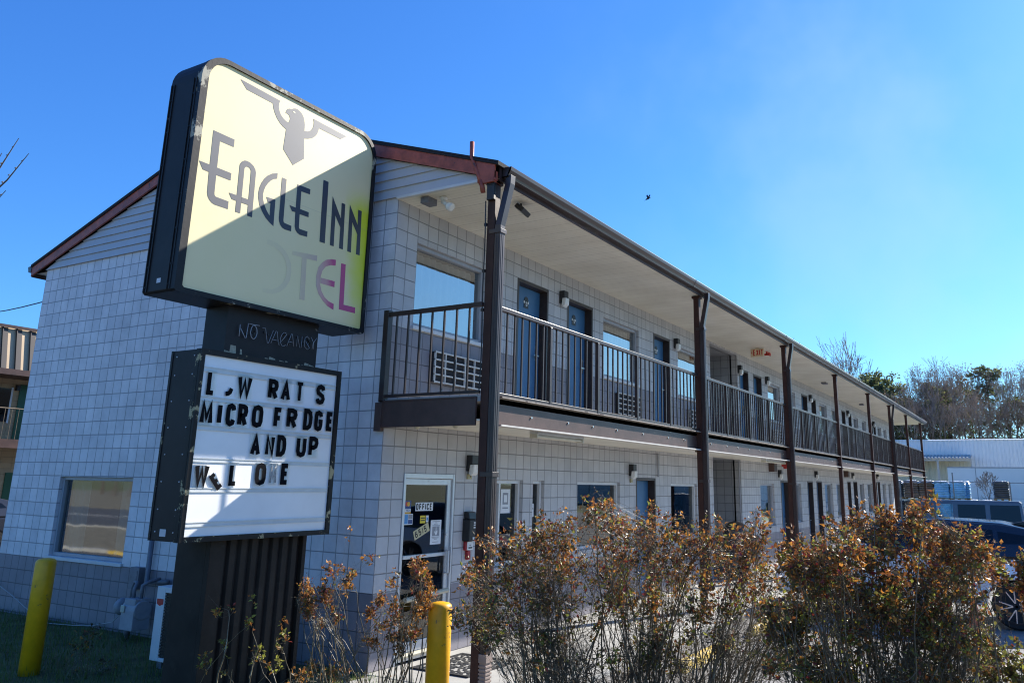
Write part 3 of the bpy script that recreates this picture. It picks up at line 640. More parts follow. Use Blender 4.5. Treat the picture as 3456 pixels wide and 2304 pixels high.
# railings
def railing(p0, p1, nposts, end=False):
    (x0, y0), (x1, y1) = p0, p1; L = math.hypot(x1-x0, y1-y0); d = Vector(((x1-x0)/L, (y1-y0)/L, 0)); nrm = Vector((-d.y, d.x, 0))
    mt = Matrix(((d.x, nrm.x, 0, x0), (d.y, nrm.y, 0, y0), (0, 0, 1, 0), (0, 0, 0, 1)))
    m = MB(); m.box(0, L, -0.025, 0.025, 3.955, 4.005, mtx=mt); ra = P(m, "railing", M['rail'], bevel=0.004)
    m = MB(); m.box(0, L, -0.018, 0.018, 2.985, 3.02, mtx=mt); build(m, "bottom_rail", M['rail'], parent=ra, bevel=0.003)
    sp = L/(nposts+1)
    for i in range(1, nposts+1):
        m = MB(); m.box(i*sp-.026, i*sp+.026, -.024, .024, 2.97, 3.956, mtx=mt); build(m, "railing_post", M['rail'], parent=ra, bevel=0.003)
    if end:
        m = MB(); m.box(-0.005, 0.07, -.04, .04, 2.935, 4.03, mtx=mt); build(m, "railing_post", M['rail'], parent=ra, bevel=0.003)
    m = MB(); nb = max(2, round(sp/0.155)) if not end else 8
    for i in range(nposts+1):
        for j in range(1, nb):
            u = i*sp+sp*j/nb; m.box(u-.010, u+.010, -.010, .010, 3.02, 3.956, mtx=mt)
    build(m, "balusters", M['rail'], parent=ra)
railing((-0.02, 0.055), (-0.02, -1.365), 0, True)
for i in range(len(posts)-1):
    x0 = posts[i][0]+0.106; x1 = posts[i+1][0]-0.001
    railing((x0, BY), (x1, BY), max(3, round((x1-x0)/1.32)-1))

# ------------------------------------------------------------------ roof
def zr(y): return 6.16+0.337*y if y < 3.31 else 7.2755-0.336*(y-3.31)
YF, YR, YB = -1.56, 3.31, 8.30
X0, X1 = -0.10, XE+0.35
mb = MB()
prof = [(YF, zr(YF)), (YR, zr(YR)), (YB, zr(YB)), (YB, zr(YB)-.05), (YR, zr(YR)-.055), (YF, zr(YF)-.05)]
mb.prism(prof, lambda p: (X0, p[0], p[1]), lambda p: (X1, p[0], p[1]))
P(mb, "roof", M['shingle'])
mb = MB()
def rake(ya, yb, h0=.052, h1=.21):
    mb.prism([(ya, zr(ya)-h0), (yb, zr(yb)-h0), (yb, zr(yb)-h1), (ya, zr(ya)-h1)], lambda p: (X0+.018, p[0], p[1]), lambda p: (X0+.045, p[0], p[1]))
rake(YF+.06, YR); rake(YR, YB-.02)
mb.box(X0+.02, -0.012, YF+.06, YF+.30, 5.42, 5.53); mb.box(X0+.016, 0.06, BY-.09, BY+.06, 5.40, 5.50)
P(mb, "rake_board", M['red'])
mb = MB(); zs = 5.475; k = 0                           # lap siding in the gable
def ylim(z): return (max(BY-.02, (z+.21-6.16)/.337), min(W, 3.31+(7.2755-.21-z)/.336))
while zs < 7.05:
    z2 = zs+.127; a0, b0 = ylim(zs); a1, b1 = ylim(z2)
    if b1-a1 < .1: break
    mb.face([(-.034, a0, zs), (-.034, b0, zs), (-.012, b1, z2), (-.012, a1, z2)]); mb.face([(-.034, a0, zs), (-.034, b0, zs), (-.010, b0, zs), (-.010, a0, zs)])
    zs = z2
P(mb, "gable_siding", M['siding'], recalc=False)
mb = MB(); mb.box(-.045, 0.0, BY-.06, -0.002, 5.445, 5.478); P(mb, "soffit_trim", M['white'])
mb = MB(); mb.face([(-0.01, BY-.12, 5.452), (XE+.3, BY-.12, 5.452), (XE+.3, 0.0, 5.452), (-0.01, 0.0, 5.452)]); mb.face([(-0.01, W, 5.45), (XE+.3, W, 5.45), (XE+.3, YB, 5.45), (-0.01, YB, 5.45)])
P(mb, "soffit", M['soffit'], recalc=False)
mb = MB(); mb.box(0.0, XE+.3, YF+.035, YF+.06, 5.43, 5.60); mb.box(X0+.03, XE+.3, YB-.05, YB-.02, 5.38, 5.57); P(mb, "fascia", M['gutter'])
mb = MB(); g = [(0, 0), (-.075, 0), (-.085, .03), (-.115, .075), (-.122, .115), (-.115, .125), (-.108, .115), (-.072, .035), (-.065, .012), (-.004, .012), (-.004, .125), (0, .125)]
yg, zg = YF+.033, 5.475
mb.prism(g, lambda p: (0.04, yg+p[0], zg+p[1]), lambda p: (XE+.32, yg+p[0], zg+p[1]))
for x in (0.04, XE+.315): mb.prism([(0, 0), (-.075, 0), (-.085, .03), (-.115, .075), (-.122, .115), (0, .125)], lambda p, x=x: (x, yg+p[0], zg+p[1]), lambda p, x=x: (x+.004, yg+p[0], zg+p[1]))
for x in (6.0, 12.1, 18.2, 21.5, 24.4, 30.5, 36.6): mb.prism([(0, -.004), (-.079, -.004), (-.09, .03), (-.12, .075), (-.127, .118), (0, .12)], lambda p, x=x: (x, yg+p[0], zg+p[1]), lambda p, x=x: (x+.05, yg+p[0], zg+p[1]))
mb.prism([(0, 0), (.085, 0), (.12, .1), (0, .11)], lambda p: (X0+.01, YB-.02+p[0], 5.47+p[1]), lambda p: (XE+.3, YB-.02+p[0], 5.47+p[1]))
P(mb, "gutter", M['gutter'])

# ------------------------------------------------------------------ things fixed to the motel
wl0 = empty("wall_light", "black and white wall light between the first two blue upper doors", "wall light", (4.09, 0, 5.03), "wall lights along the motel front")
m = MB(); m.box(4.09-.07, 4.09+.07, -.10, -.001, 5.02, 5.14); m.prism([(-.001, 4.93), (-.001, 5.03), (-.05, 5.03), (-.03, 4.93)], lambda p: (4.09-.07, p[0], p[1]), lambda p: (4.09+.07, p[0], p[1])); build(m, "housing", M['black'], parent=wl0, bevel=0.006)
m = MB(); m.prism([(-.052, 5.018), (-.125, 5.018), (-.115, 4.91), (-.07, 4.87), (-.04, 4.90)], lambda p: (4.09-.062, p[0], p[1]), lambda p: (4.09+.062, p[0], p[1])); build(m, "lens", M['lampwhite'], parent=wl0, bevel=0.01)
for x, z, lb in [(9.05, 5.03, "black and white wall light right of the third blue upper door"), (13.46, 5.03, "upper wall light at the far corner of the open stair hall"), (16.0, 5.03, "upper wall light beside the second door past the stair hall"),
                 (21.25, 5.03, "upper wall light between the doors just past the third post"), (27.68, 5.03, "upper wall light between the doors just past the fourth post"), (33.8, 5.03, "upper wall light between the doors just past the fifth post"),
                 (1.71, 2.28, "wall light right of the glass office door above a yellow switch box"), (6.75, 2.30, "lower wall light left of the blue door facing the bushes"), (16.9, 2.42, "lower wall light at the first door past the stair hall"),
                 (21.45, 2.48, "lower wall light above the pair of doors past the third post"), (27.85, 2.54, "lower wall light above the pair of doors past the fourth post"), (33.8, 2.6, "lower wall light above the pair of doors near the far end")]:
    dup(wl0, (x, 0, z), lb)
m = MB(); m.box(1.66, 1.74, -.03, -.001, 2.08, 2.145); m.box(1.692, 1.708, -.034, -.03, 2.105, 2.12, 1); build(m, "switch_box", [mat('aged_cream_plastic', (0.45, 0.38, 0.20), 0.5), M['dark']], label="small yellowed switch box under the light beside the office door", cat="switch box", loc=(1.70, 0, 2.11))
m = MB(); m.box(6.72, 6.79, -.03, -.001, 2.08, 2.145); m.box(6.747, 6.763, -.034, -.03, 2.105, 2.12, 1); build(m, "switch_box", [MATS['aged_cream_plastic'], M['dark']], label="small yellowed switch box under the light left of the lower blue door", cat="switch box", loc=(6.755, 0, 2.11))
# intercom phone box and fire pull station
ph = empty("wall_phone", "black wall mounted phone box with white keys right of the office door", "wall phone", (1.715, 0, 1.45))
m = MB(); m.prism([(-.001, 1.30), (-.11, 1.30), (-.12, 1.56), (-.001, 1.58)], lambda p: (1.62, p[0], p[1]), lambda p: (1.81, p[0], p[1])); m.prism([(-.001, 1.58), (-.10, 1.57), (-.08, 1.66), (-.001, 1.67)], lambda p: (1.635, p[0], p[1]), lambda p: (1.795, p[0], p[1])); build(m, "housing", M['black'], parent=ph, bevel=0.008)
m = MB()
for i in range(3):
    for j in range(3): m.box(1.70+i*.03, 1.72+i*.03, -.123, -.115, 1.46+j*.03, 1.478+j*.03)
m.box(1.69, 1.72, -.123, -.114, 1.32, 1.35); m.box(1.735, 1.78, -.123, -.114, 1.325, 1.35); build(m, "keypad", M['lampwhite'], parent=ph)
fa = empty("fire_alarm", "red fire alarm pull with white plate below the black phone box", "fire alarm", (1.70, 0, 1.2))
m = MB(); m.box(1.645, 1.785, -.045, -.001, 1.18, 1.295); m.box(1.69, 1.755, -.05, -.001, 1.065, 1.178); build(m, "body", mat('fire_red', (0.36, 0.02, 0.025), 0.4), parent=fa, bevel=0.012)
m = MB(); m.box(1.665, 1.79, -.056, -.046, 1.185, 1.29); build(m, "plate", M['lampwhite'], parent=fa, bevel=0.008)
m = MB(); text(m, "FIRE", 1.70, 1.235, .018, .011, .004, .003, lambda u, v, j: (u, -.0575-j, v)); m.box(1.69, 1.77, -.0575, -.057, 1.205, 1.222); build(m, "lettering", M['letter'], parent=fa, recalc=False)
# exit sign under the soffit
ex = empty("exit_sign", "aged cream exit sign with red letters hanging under the soffit", "exit sign", (12.78, -0.72, 5.33))
m = MB(); m.box(12.75, 12.82, -.89, -.56, 5.23, 5.43); m.box(12.77, 12.80, -.76, -.68, 5.43, 5.451); build(m, "housing", mat('aged_exit_plastic', (0.72, 0.56, 0.36), 0.5, var=.2, vs=8), parent=ex, bevel=0.006)
m = MB(); fx = lambda u, v, j: (12.7485-j, -.745-u, v)
text(m, "EXIT", -.12, 5.255, .15, .062, .016, .024, fx); m.ribbon([(-.145, 5.36), (-.168, 5.33), (-.145, 5.30)], .012, lambda u, v: fx(u, v, 0)); build(m, "lettering", mat('exit_red', (0.50, 0.03, 0.02), 0.5), parent=ex, recalc=False)
m = MB(); m.box(13.4, 13.75, -.80, -.77, 5.38, 5.45); m.box(13.40, 13.44, -.86, -.72, 5.35, 5.40); build(m, "alarm_sounder", MATS['exit_red'], label="thin red alarm fitting on the soffit behind the exit sign", cat="alarm", loc=(13.5, -.8, 5.4))
# soffit lamps
fl = empty("flood_light", "black flood light hanging from the soffit beside the corner post", "flood light", (0.86, -1.33, 5.42))
m = MB(); mt = Matrix.Translation((0.84, -1.30, 5.36)) @ Matrix.Rotation(R(38), 4, 'X') @ Matrix.Rotation(R(10), 4, 'Y'); m.box(-.10, .10, -.07, .07, -.03, .03, mtx=mt); m.tube([(0.84, -1.27, 5.45), (0.84, -1.29, 5.37)], .015, 6); build(m, "housing", M['black'], parent=fl, bevel=0.006)
m = MB(); m.box(-.08, .08, -.055, .055, -.034, -.031, mtx=mt); build(m, "lens", M['glassdark'], parent=fl)
bl = empty("bulb_fixture", "white bulb and grey box fixed to the soffit at the gable end", "ceiling lamp", (0.17, -.45, 5.45))
m = MB(); m.box(0.06, 0.24, -.42, -.30, 5.37, 5.45); build(m, "box", M['pipedark'], parent=bl, bevel=.005)
m = MB(); m.lathe((0.2, -.55, 5.45), [(0.05, 0), (0.05, -.02), (.03, -.03), (.03, -.07)], 14); m.tube([(0.2, -.55, 5.40), (0.19, -.59, 5.36), (0.18, -.63, 5.33)], .028, 10); build(m, "socket", M['lampwhite'], parent=bl, smooth=True)
m = MB(); m.tube([(0.18, -.62, 5.335), (0.175, -.66, 5.31), (0.17, -.70, 5.285), (0.168, -.71, 5.28)], [.03, .052, .055, .03], 14); build(m, "bulb", mat('bulb_glass', (0.80, 0.80, 0.76), 0.15), parent=bl, smooth=True)
def tube_light(x0, x1, y, lb):
    t = empty("tube_light", lb, "tube light", ((x0+x1)/2, y, 2.66), "tube lights under the balcony")
    m = MB(); m.box(x0, x1, y-.06, y+.06, 2.63, 2.695); build(m, "housing", M['white'], parent=t, bevel=.004)
    m = MB(); m.tube([(x0+.03, y-.03, 2.605), (x1-.03, y-.03, 2.605)], .016, 8); m.tube([(x0+.03, y+.03, 2.605), (x1-.03, y+.03, 2.605)], .016, 8); m.box(x0, x0+.025, y-.055, y+.055, 2.58, 2.63); m.box(x1-.025, x1, y-.055, y+.055, 2.58, 2.63)
    build(m, "tube", mat('aged_tube', (0.62, 0.58, 0.46), .4), parent=t)
tube_light(1.35, 2.55, -1.22, "bare fluorescent tube light under the balcony near the corner post"); tube_light(11.2, 12.9, -1.22, "fluorescent tube light under the balcony at the open stair hall")
m = MB(); m.box(13.0, 13.14, -1.30, -1.14, 2.53, 2.70); m.lathe((13.07, -1.22, 2.53), [(.06, 0), (.05, -.05)], 12); build(m, "alarm_bell", mat('alarm_red', (0.42, 0.03, 0.02), .4), label="red alarm bell under the balcony beyond the stair hall tube light", cat="alarm bell", loc=(13.07, -1.22, 2.6), bevel=.004)
for y, lb in ((-.45, "small cone bulb under the balcony end beam nearest the wall"), (-1.0, "small cone bulb under the balcony end beam nearest the post")):
    m = MB(); m.lathe((0.06, y, 2.705), [(.05, 0), (.055, -.03), (.02, -.085)], 14); build(m, "cone_lamp", MATS['aged_tube'], label=lb, cat="lamp", group="bulbs under the balcony end", loc=(0.06, y, 2.66), smooth=False)
for x, y, lb in ((20.5, -.7, "small grey soffit vent box past the fourth post"), (28.3, -.5, "small flat soffit lamp past the fifth post")):
    m = MB(); m.box(x-.15, x+.15, y-.08, y+.08, 5.40, 5.45); build(m, "soffit_lamp", M['pipedark'], label=lb, cat="lamp", loc=(x, y, 5.42), bevel=.004)
for x, lb in ((15.9, "dark speaker box high on the lower wall before the third post"), (26.3, "dark speaker box high on the lower wall before the fifth post")):
    m = MB(); m.box(x, x+.30, -.16, -.002, 2.46, 2.69); m.box(x+.04, x+.26, -.163, -.16, 2.50, 2.65, 1); build(m, "speaker_box", [M['beam'], M['black']], label=lb, cat="speaker", loc=(x, 0, 2.5), bevel=.006)
# scrollwork door mat
dm = empty("door_mat", "black rubber scrollwork door mat on the concrete by the office door", "door mat", (0.95, -.62, 0.0))
m = MB(); m.box(0.45, 1.42, -1.02, -.98, 0, .016); m.box(.45, 1.42, -.26, -.22, 0, .016); m.box(.45, .49, -.98, -.26, 0, .016); m.box(1.38, 1.42, -.98, -.26, 0, .016)
rng = random.Random(3)
for i in range(9):
    for j in range(7):
        cx, cy = .53+i*.10, -.93+j*.10; r = .052; a0 = rng.random()*6.28
        pts = [(cx+r*(1-k*.06)*math.cos(a0+k*.55), cy+r*(1-k*.06)*math.sin(a0+k*.55)) for k in range(10)]
        m.ribbon(pts, .030, lambda u, v, q=(i*7+j)*.00004: (u, v, .010+q))
build(m, "mat_pattern", mat('mat_rubber', (0.020, 0.020, 0.021), .7), parent=dm)
m = MB(); m.box(.455, 1.415, -1.015, -.225, 0.0, .005); build(m, "mat_backing", M['concrete'], parent=dm)
# domed bin in the stair hall
tb = empty("trash_bin", "black domed trash bin standing at the stair hall entrance", "trash bin", (11.75, -.35, 0))
m = MB(); m.lathe((11.75, -.35, 0), [(.24, 0), (.27, .05), (.29, .85), (.31, .86), (.31, .90)], 24); build(m, "bin_body", M['black'], parent=tb, smooth=False)
m = MB(); m.lathe((11.75, -.35, .90), [(.31, 0), (.30, .12), (.25, .25), (.15, .33), (.04, .36)], 24); build(m, "dome_lid", mat('bin_dark_lid', (.03, .03, .032), .3), parent=tb, smooth=True)

# ------------------------------------------------------------------ roadside sign
EAGLE=[[(-2.258,6.1),(-1.73,6.086),(-1.74,6.055),(-1.741,6.008),(-1.727,5.968),(-1.702,5.929),(-1.663,5.903),(-1.625,5.888),(-1.592,5.884),(-1.577,5.908),(-1.573,5.937),(-1.581,5.96),(-1.599,5.976),(-1.622,5.98),(-1.64,5.978),(-1.638,5.998),(-1.627,6.022),(-1.612,6.042),(-1.59,6.053),(-1.565,6.056),(-1.538,6.078),(-1.511,6.088),(-1.478,6.091),(-1.444,6.081),(-1.414,6.063),(-1.388,6.034),(-1.372,5.993),(-1.36,5.951),(-1.358,5.878),(-1.312,5.89),(-1.271,5.916),(-1.246,5.95),(-1.232,5.996),(-1.233,6.035),(-1.244,6.075),(-0.716,6.065),(-0.805,5.995),(-1.151,5.997),(-1.157,5.958),(-1.173,5.911),(-1.203,5.868),(-1.242,5.834),(-1.293,5.808),(-1.351,5.789),(-1.327,5.551),(-1.471,5.423),(-1.625,5.557),(-1.612,5.795),(-1.656,5.808),(-1.703,5.833),(-1.748,5.871),(-1.785,5.92),(-1.808,5.964),(-1.823,6.014),(-2.168,6.021)]]
EYE=[[(-1.546,6.036),(-1.536,6.043),(-1.521,6.043),(-1.51,6.036),(-1.512,6.028),(-1.523,6.025),(-1.536,6.026),(-1.545,6.03)]]
EA=[[(-2.497,5.427),(-2.245,5.423),(-2.242,5.342),(-2.41,5.342),(-2.406,5.059),(-2.236,5.058),(-2.234,4.98),(-2.405,4.981),(-2.401,4.79),(-2.396,4.771),(-2.381,4.759),(-2.23,4.757),(-2.226,4.676),(-2.38,4.675),(-2.415,4.684),(-2.446,4.705),(-2.47,4.737),(-2.481,4.777),(-2.489,4.982),(-2.559,4.985),(-2.611,5.06),(-2.49,5.06)],[(-2.137,4.676),(-2.147,5.175),(-2.142,5.198),(-2.125,5.226),(-2.096,5.249),(-2.065,5.255),(-2.023,5.249),(-1.984,5.231),(-1.955,5.201),(-1.942,5.166),(-1.931,4.677),(-1.991,4.677),(-2.003,5.141),(-2.005,5.169),(-2.019,5.186),(-2.041,5.196),(-2.065,5.193),(-2.083,5.177),(-2.088,5.161),(-2.078,4.677)],[(-2.236,4.85),(-2.14,4.852),(-2.14,4.792),(-2.195,4.794)],[(-2.083,4.85),(-1.993,4.852),(-1.992,4.794),(-2.082,4.793)]]
GLEINN=[[(-1.665,5.26),(-1.663,5.197),(-1.703,5.18),(-1.742,5.149),(-1.776,5.107),(-1.804,5.058),(-1.819,5.009),(-1.824,4.968),(-1.817,4.912),(-1.796,4.862),(-1.759,4.808),(-1.713,4.761),(-1.718,4.899),(-1.75,4.899),(-1.779,4.953),(-1.658,4.958),(-1.649,4.661),(-1.706,4.688),(-1.766,4.727),(-1.819,4.783),(-1.856,4.843),(-1.88,4.921),(-1.883,4.97),(-1.876,5.026),(-1.858,5.083),(-1.827,5.141),(-1.786,5.191),(-1.735,5.231)],[(-1.599,5.233),(-1.538,5.233),(-1.526,4.766),(-1.521,4.749),(-1.508,4.74),(-1.411,4.734),(-1.408,4.672),(-1.495,4.669),(-1.536,4.679),(-1.565,4.704),(-1.583,4.738),(-1.59,4.78)],[(-1.384,5.228),(-1.195,5.231),(-1.193,5.169),(-1.32,5.165),(-1.313,4.959),(-1.187,4.959),(-1.184,4.901),(-1.313,4.899),(-1.306,4.749),(-1.299,4.736),(-1.285,4.733),(-1.179,4.735),(-1.178,4.672),(-1.286,4.667),(-1.325,4.681),(-1.352,4.706),(-1.366,4.743),(-1.376,4.904),(-1.424,4.9),(-1.465,4.958),(-1.376,4.956)],[(-1.015,5.407),(-0.935,5.407),(-0.912,4.669),(-0.993,4.668)],[(-0.854,5.259),(-0.697,5.031),(-0.705,5.225),(-0.647,5.225),(-0.627,4.669),(-0.688,4.669),(-0.695,4.921),(-0.787,5.04),(-0.774,4.67),(-0.833,4.67)],[(-0.572,5.246),(-0.42,5.032),(-0.429,5.223),(-0.369,5.223),(-0.349,4.669),(-0.411,4.668),(-0.414,4.916),(-0.51,5.038),(-0.495,4.667),(-0.556,4.668)]]
OO=[[(-1.709,4.5),(-1.646,4.502),(-1.572,4.492),(-1.494,4.46),(-1.421,4.402),(-1.369,4.323),(-1.351,4.228),(-1.36,4.134),(-1.402,4.049),(-1.472,3.981),(-1.567,3.935),(-1.699,3.926),(-1.705,3.972),(-1.582,3.984),(-1.505,4.026),(-1.449,4.091),(-1.42,4.166),(-1.418,4.242),(-1.433,4.307),(-1.473,4.366),(-1.534,4.411),(-1.611,4.44),(-1.711,4.447)]]
TT=[[(-1.362,4.463),(-1.007,4.499),(-1.005,4.436),(-1.155,4.426),(-1.132,3.955),(-1.205,3.955),(-1.222,4.425),(-1.364,4.42)]]
EE=[[(-0.72,4.521),(-0.718,4.452),(-0.795,4.439),(-0.865,4.406),(-0.91,4.347),(-0.928,4.279),(-0.934,4.198),(-0.899,4.111),(-0.845,4.051),(-0.779,4.017),(-0.698,4.002),(-0.695,3.932),(-0.793,3.959),(-0.871,4.006),(-0.94,4.071),(-0.986,4.156),(-0.994,4.272),(-0.975,4.372),(-0.921,4.441),(-0.863,4.487),(-0.792,4.512)],[(-0.925,4.26),(-0.711,4.266),(-0.709,4.196),(-0.928,4.196)]]
LL=[[(-0.634,4.501),(-0.561,4.505),(-0.544,4.024),(-0.355,4.027),(-0.351,3.957),(-0.612,3.956)]]
NEON=[[(-1.861,3.565),(-1.861,3.444)],[(-1.851,3.527),(-1.786,3.436),(-1.774,3.442),(-1.764,3.592),(-1.699,3.59),(-1.622,3.594)],[(-1.699,3.589),(-1.721,3.554),(-1.729,3.508),(-1.718,3.469),(-1.696,3.446),(-1.677,3.444),(-1.656,3.466),(-1.645,3.508),(-1.652,3.548),(-1.67,3.576),(-1.699,3.589)],[(-1.582,3.58),(-1.543,3.58),(-1.521,3.492),(-1.504,3.431),(-1.488,3.431),(-1.44,3.575)],[(-1.457,3.434),(-1.403,3.574),(-1.388,3.57),(-1.357,3.44),(-1.339,3.429)],[(-1.434,3.476),(-1.37,3.475)],[(-1.326,3.468),(-1.255,3.561),(-1.272,3.575),(-1.301,3.575),(-1.327,3.542),(-1.339,3.498),(-1.334,3.462),(-1.307,3.429),(-1.278,3.433),(-1.257,3.451)],[(-1.243,3.434),(-1.195,3.578),(-1.18,3.576),(-1.146,3.444)],[(-1.22,3.487),(-1.16,3.487)],[(-1.11,3.45),(-1.11,3.573),(-1.064,3.447),(-1.043,3.45),(-1.042,3.575)],[(-0.935,3.563),(-0.969,3.587),(-0.998,3.567),(-1.008,3.518),(-0.992,3.463),(-0.952,3.442),(-0.924,3.463),(-0.988,3.531)],[(-0.913,3.586),(-0.875,3.534),(-0.885,3.459)],[(-0.83,3.59),(-0.869,3.535),(-0.869,3.459)]]
MQ=[('L',-2.229,2.816,-2.147,3.042),('W',-1.882,2.824,-1.725,3.042),('R',-1.501,2.837,-1.386,3.044),('A',-1.333,2.836,-1.221,3.051),('T',-1.138,2.845,-1.04,3.054),('S',-0.849,2.849,-0.731,3.06),('M',-2.265,2.53,-2.139,2.745),('I',-2.072,2.539,-2.045,2.746),('C',-1.979,2.537,-1.881,2.75),('R',-1.84,2.539,-1.737,2.755),('O',-1.671,2.544,-1.549,2.762),('F',-1.395,2.552,-1.298,2.76),('R',-1.224,2.56,-1.098,2.767),('D',-0.995,2.561,-0.883,2.78),('G',-0.839,2.559,-0.734,2.775),('E',-0.663,2.57,-0.572,2.774),('A',-1.65,2.26,-1.542,2.472),('N',-1.465,2.265,-1.368,2.475),('D',-1.322,2.27,-1.214,2.481),('U',-1.059,2.273,-0.939,2.486),('P',-0.887,2.279,-0.768,2.49),('W',-2.25,1.961,-2.11,2.166),('L',-1.866,1.974,-1.781,2.178),('O',-1.559,1.98,-1.44,2.191),('E',-1.235,1.989,-1.139,2.194),('M',-1.38,1.992,-1.296,2.192),('J',-2.04,2.819,-1.933,2.922),('e',-2.084,1.95,-1.941,2.078)]

def panel_mat():
    m, n, l, p = nodes_of('faded_sign_panel')
    tc = n.new("ShaderNodeTexCoord"); sp = n.new("ShaderNodeSeparateXYZ"); l.new(tc.outputs["Object"], sp.inputs[0])
    nz = n.new("ShaderNodeTexNoise"); nz.inputs["Scale"].default_value = 2.2; nz.inputs["Detail"].default_value = 4; l.new(tc.outputs["Object"], nz.inputs["Vector"])
    # unfaded yellow-green survives along the right edge
    a = math_node(n, l, 'MULTIPLY_ADD', nz.outputs["Fac"], 0.45); l.new(sp.outputs[0], a.node.inputs[2])
    mr = n.new("ShaderNodeMapRange"); mr.interpolation_type = 'SMOOTHSTEP'; mr.inputs[1].default_value = -0.42; mr.inputs[2].default_value = -0.06; l.new(a, mr.inputs[0])
    zt = n.new("ShaderNodeMapRange"); zt.interpolation_type = 'SMOOTHSTEP'; zt.inputs[1].default_value = 5.55; zt.inputs[2].default_value = 5.15; l.new(sp.outputs[2], zt.inputs[0])
    zb = n.new("ShaderNodeMapRange"); zb.interpolation_type = 'SMOOTHSTEP'; zb.inputs[1].default_value = 3.7; zb.inputs[2].default_value = 4.5; zb.inputs[3].default_value = 0.35; l.new(sp.outputs[2], zb.inputs[0])
    f = math_node(n, l, 'MULTIPLY', math_node(n, l, 'MULTIPLY', mr.outputs[0], zt.outputs[0]), zb.outputs[0])
    n2 = n.new("ShaderNodeTexNoise"); n2.inputs["Scale"].default_value = 0.9; n2.inputs["Detail"].default_value = 5; l.new(tc.outputs["Object"], n2.inputs["Vector"])
    rp = n.new("ShaderNodeValToRGB"); rp.color_ramp.elements[0].position = .3; rp.color_ramp.elements[1].position = .7
    rp.color_ramp.elements[0].color = (0.78, 0.67, 0.36, 1); rp.color_ramp.elements[1].color = (0.82, 0.70, 0.41, 1); l.new(n2.outputs["Fac"], rp.inputs[0])
    mx = n.new("ShaderNodeMix"); mx.data_type = 'RGBA'; l.new(f, mx.inputs[0]); l.new(rp.outputs[0], mx.inputs[6]); mx.inputs[7].default_value = (0.62, 0.66, 0.02, 1)
    # the faint seam of the old panel joint
    s1 = math_node(n, l, 'LESS_THAN', math_node(n, l, 'ABSOLUTE', math_node(n, l, 'SUBTRACT', sp.outputs[2], 5.008)), 0.004)
    m2 = n.new("ShaderNodeMix"); m2.data_type = 'RGBA'; l.new(math_node(n, l, 'MULTIPLY', s1, .25), m2.inputs[0]); l.new(mx.outputs[2], m2.inputs[6]); m2.inputs[7].default_value = (.4, .38, .25, 1)
    l.new(m2.outputs[2], p.inputs["Base Color"]); p.inputs["Roughness"].default_value = 0.5
    return m
signblack = mat('sign_black_paint', (0.016, 0.0145, 0.016), 0.5, spec=0.25, var=0.3, vs=4, bump=0.15, bs=14, wear=(0.16, 0.16, 0.165), wscale=5, wthr=0.69)
signworn = mat('sign_frame_worn', (0.011, 0.011, 0.014), 0.5, spec=0.25, var=0.3, vs=6, bump=0.2, bs=25, wear=(0.34, 0.32, 0.25), wscale=3.2, wthr=0.57)
marqworn = mat('marquee_frame_worn', (0.011, 0.011, 0.012), 0.5, spec=0.25, var=0.3, vs=6, bump=0.2, bs=25, wear=(0.40, 0.34, 0.20), wscale=4, wthr=0.58)
sign = empty("motel_sign", "tall cream eagle sign with a white letter board on a ribbed black base", "sign", (-1.4, .6, 0))
FY = 0.25; BK = 0.72
def rr(x0, x1, z0, z1, r, rb=.02, n=8):
    pts = [(x0+rb, z0), (x1-rb, z0), (x1, z0+rb)]
    for i in range(n+1): t = math.pi/2*i/n; pts.append((x1-r+r*math.cos(t), z1-r+r*math.sin(t)))
    for i in range(n+1): t = math.pi/2+math.pi/2*i/n; pts.append((x0+r+r*math.cos(t), z1-r+r*math.sin(t)))
    pts.append((x0, z0+rb)); return pts
SX0, SX1, SZ0, SZ1 = -2.709, -0.205, 3.735, 6.225
out = rr(SX0, SX1, SZ0, SZ1, .29)
m = MB(); m.prism(out, lambda p: (p[0], FY+.004, p[1]), lambda p: (p[0], BK, p[1]))
cab = build(m, "sign_cabinet", signblack, parent=sign, bevel=.006)
inn = rr(SX0+.075, SX1-.045, SZ0+.045, SZ1-.045, .245)
def ring(o, i, y0, y1):
    m = MB(); n = len(o)
    for k in range(n):
        j = (k+1) % n
        m.face([(o[k][0], y0, o[k][1]), (o[j][0], y0, o[j][1]), (i[j][0], y0, i[j][1]), (i[k][0], y0, i[k][1])])
        m.face([(o[k][0], y0, o[k][1]), (o[j][0], y0, o[j][1]), (o[j][0], y1, o[j][1]), (o[k][0], y1, o[k][1])])
        m.face([(i[k][0], y0, i[k][1]), (i[j][0], y0, i[j][1]), (i[j][0], y1, i[j][1]), (i[k][0], y1, i[k][1])])
    return m
o2 = rr(SX0-.004, SX1+.004, SZ0-.004, SZ1+.004, .294)
m = ring(o2, inn, FY-.022, FY+.05); build(m, "retainer_frame", signworn, parent=cab)
m = MB(); m.face([(x, FY, z) for x, z in inn]); build(m, "panel", panel_mat(), parent=cab, recalc=False)
m = MB()
for dx, w in ((.02, .012), (-.02, .012)):
    pass
for y in (.30, .345, .655, .70):
    m.box(SX0-.010, SX0-.001, y-.006, y+.006, SZ0+.02, SZ1-.30)
for z in [3.80, 4.0, 4.35, 4.7, 5.05, 5.4, 5.75]:
    for y in (.322, .678): m.lathe((SX0-.001, y, z), [(.010, 0), (.008, -.008)], 8, axis='x')
build(m, "seam_strip", signblack, parent=cab)
m = MB(); m.box(SX0-.0025, SX0-.001, .455, .515, 3.83, 3.875); build(m, "maker_tag", mat('tag_white', (.6, .62, .66), .5), parent=cab)
navy = mat('sign_navy_letter', (0.022, 0.026, 0.045), 0.46, spec=0.7, var=.15, vs=3)
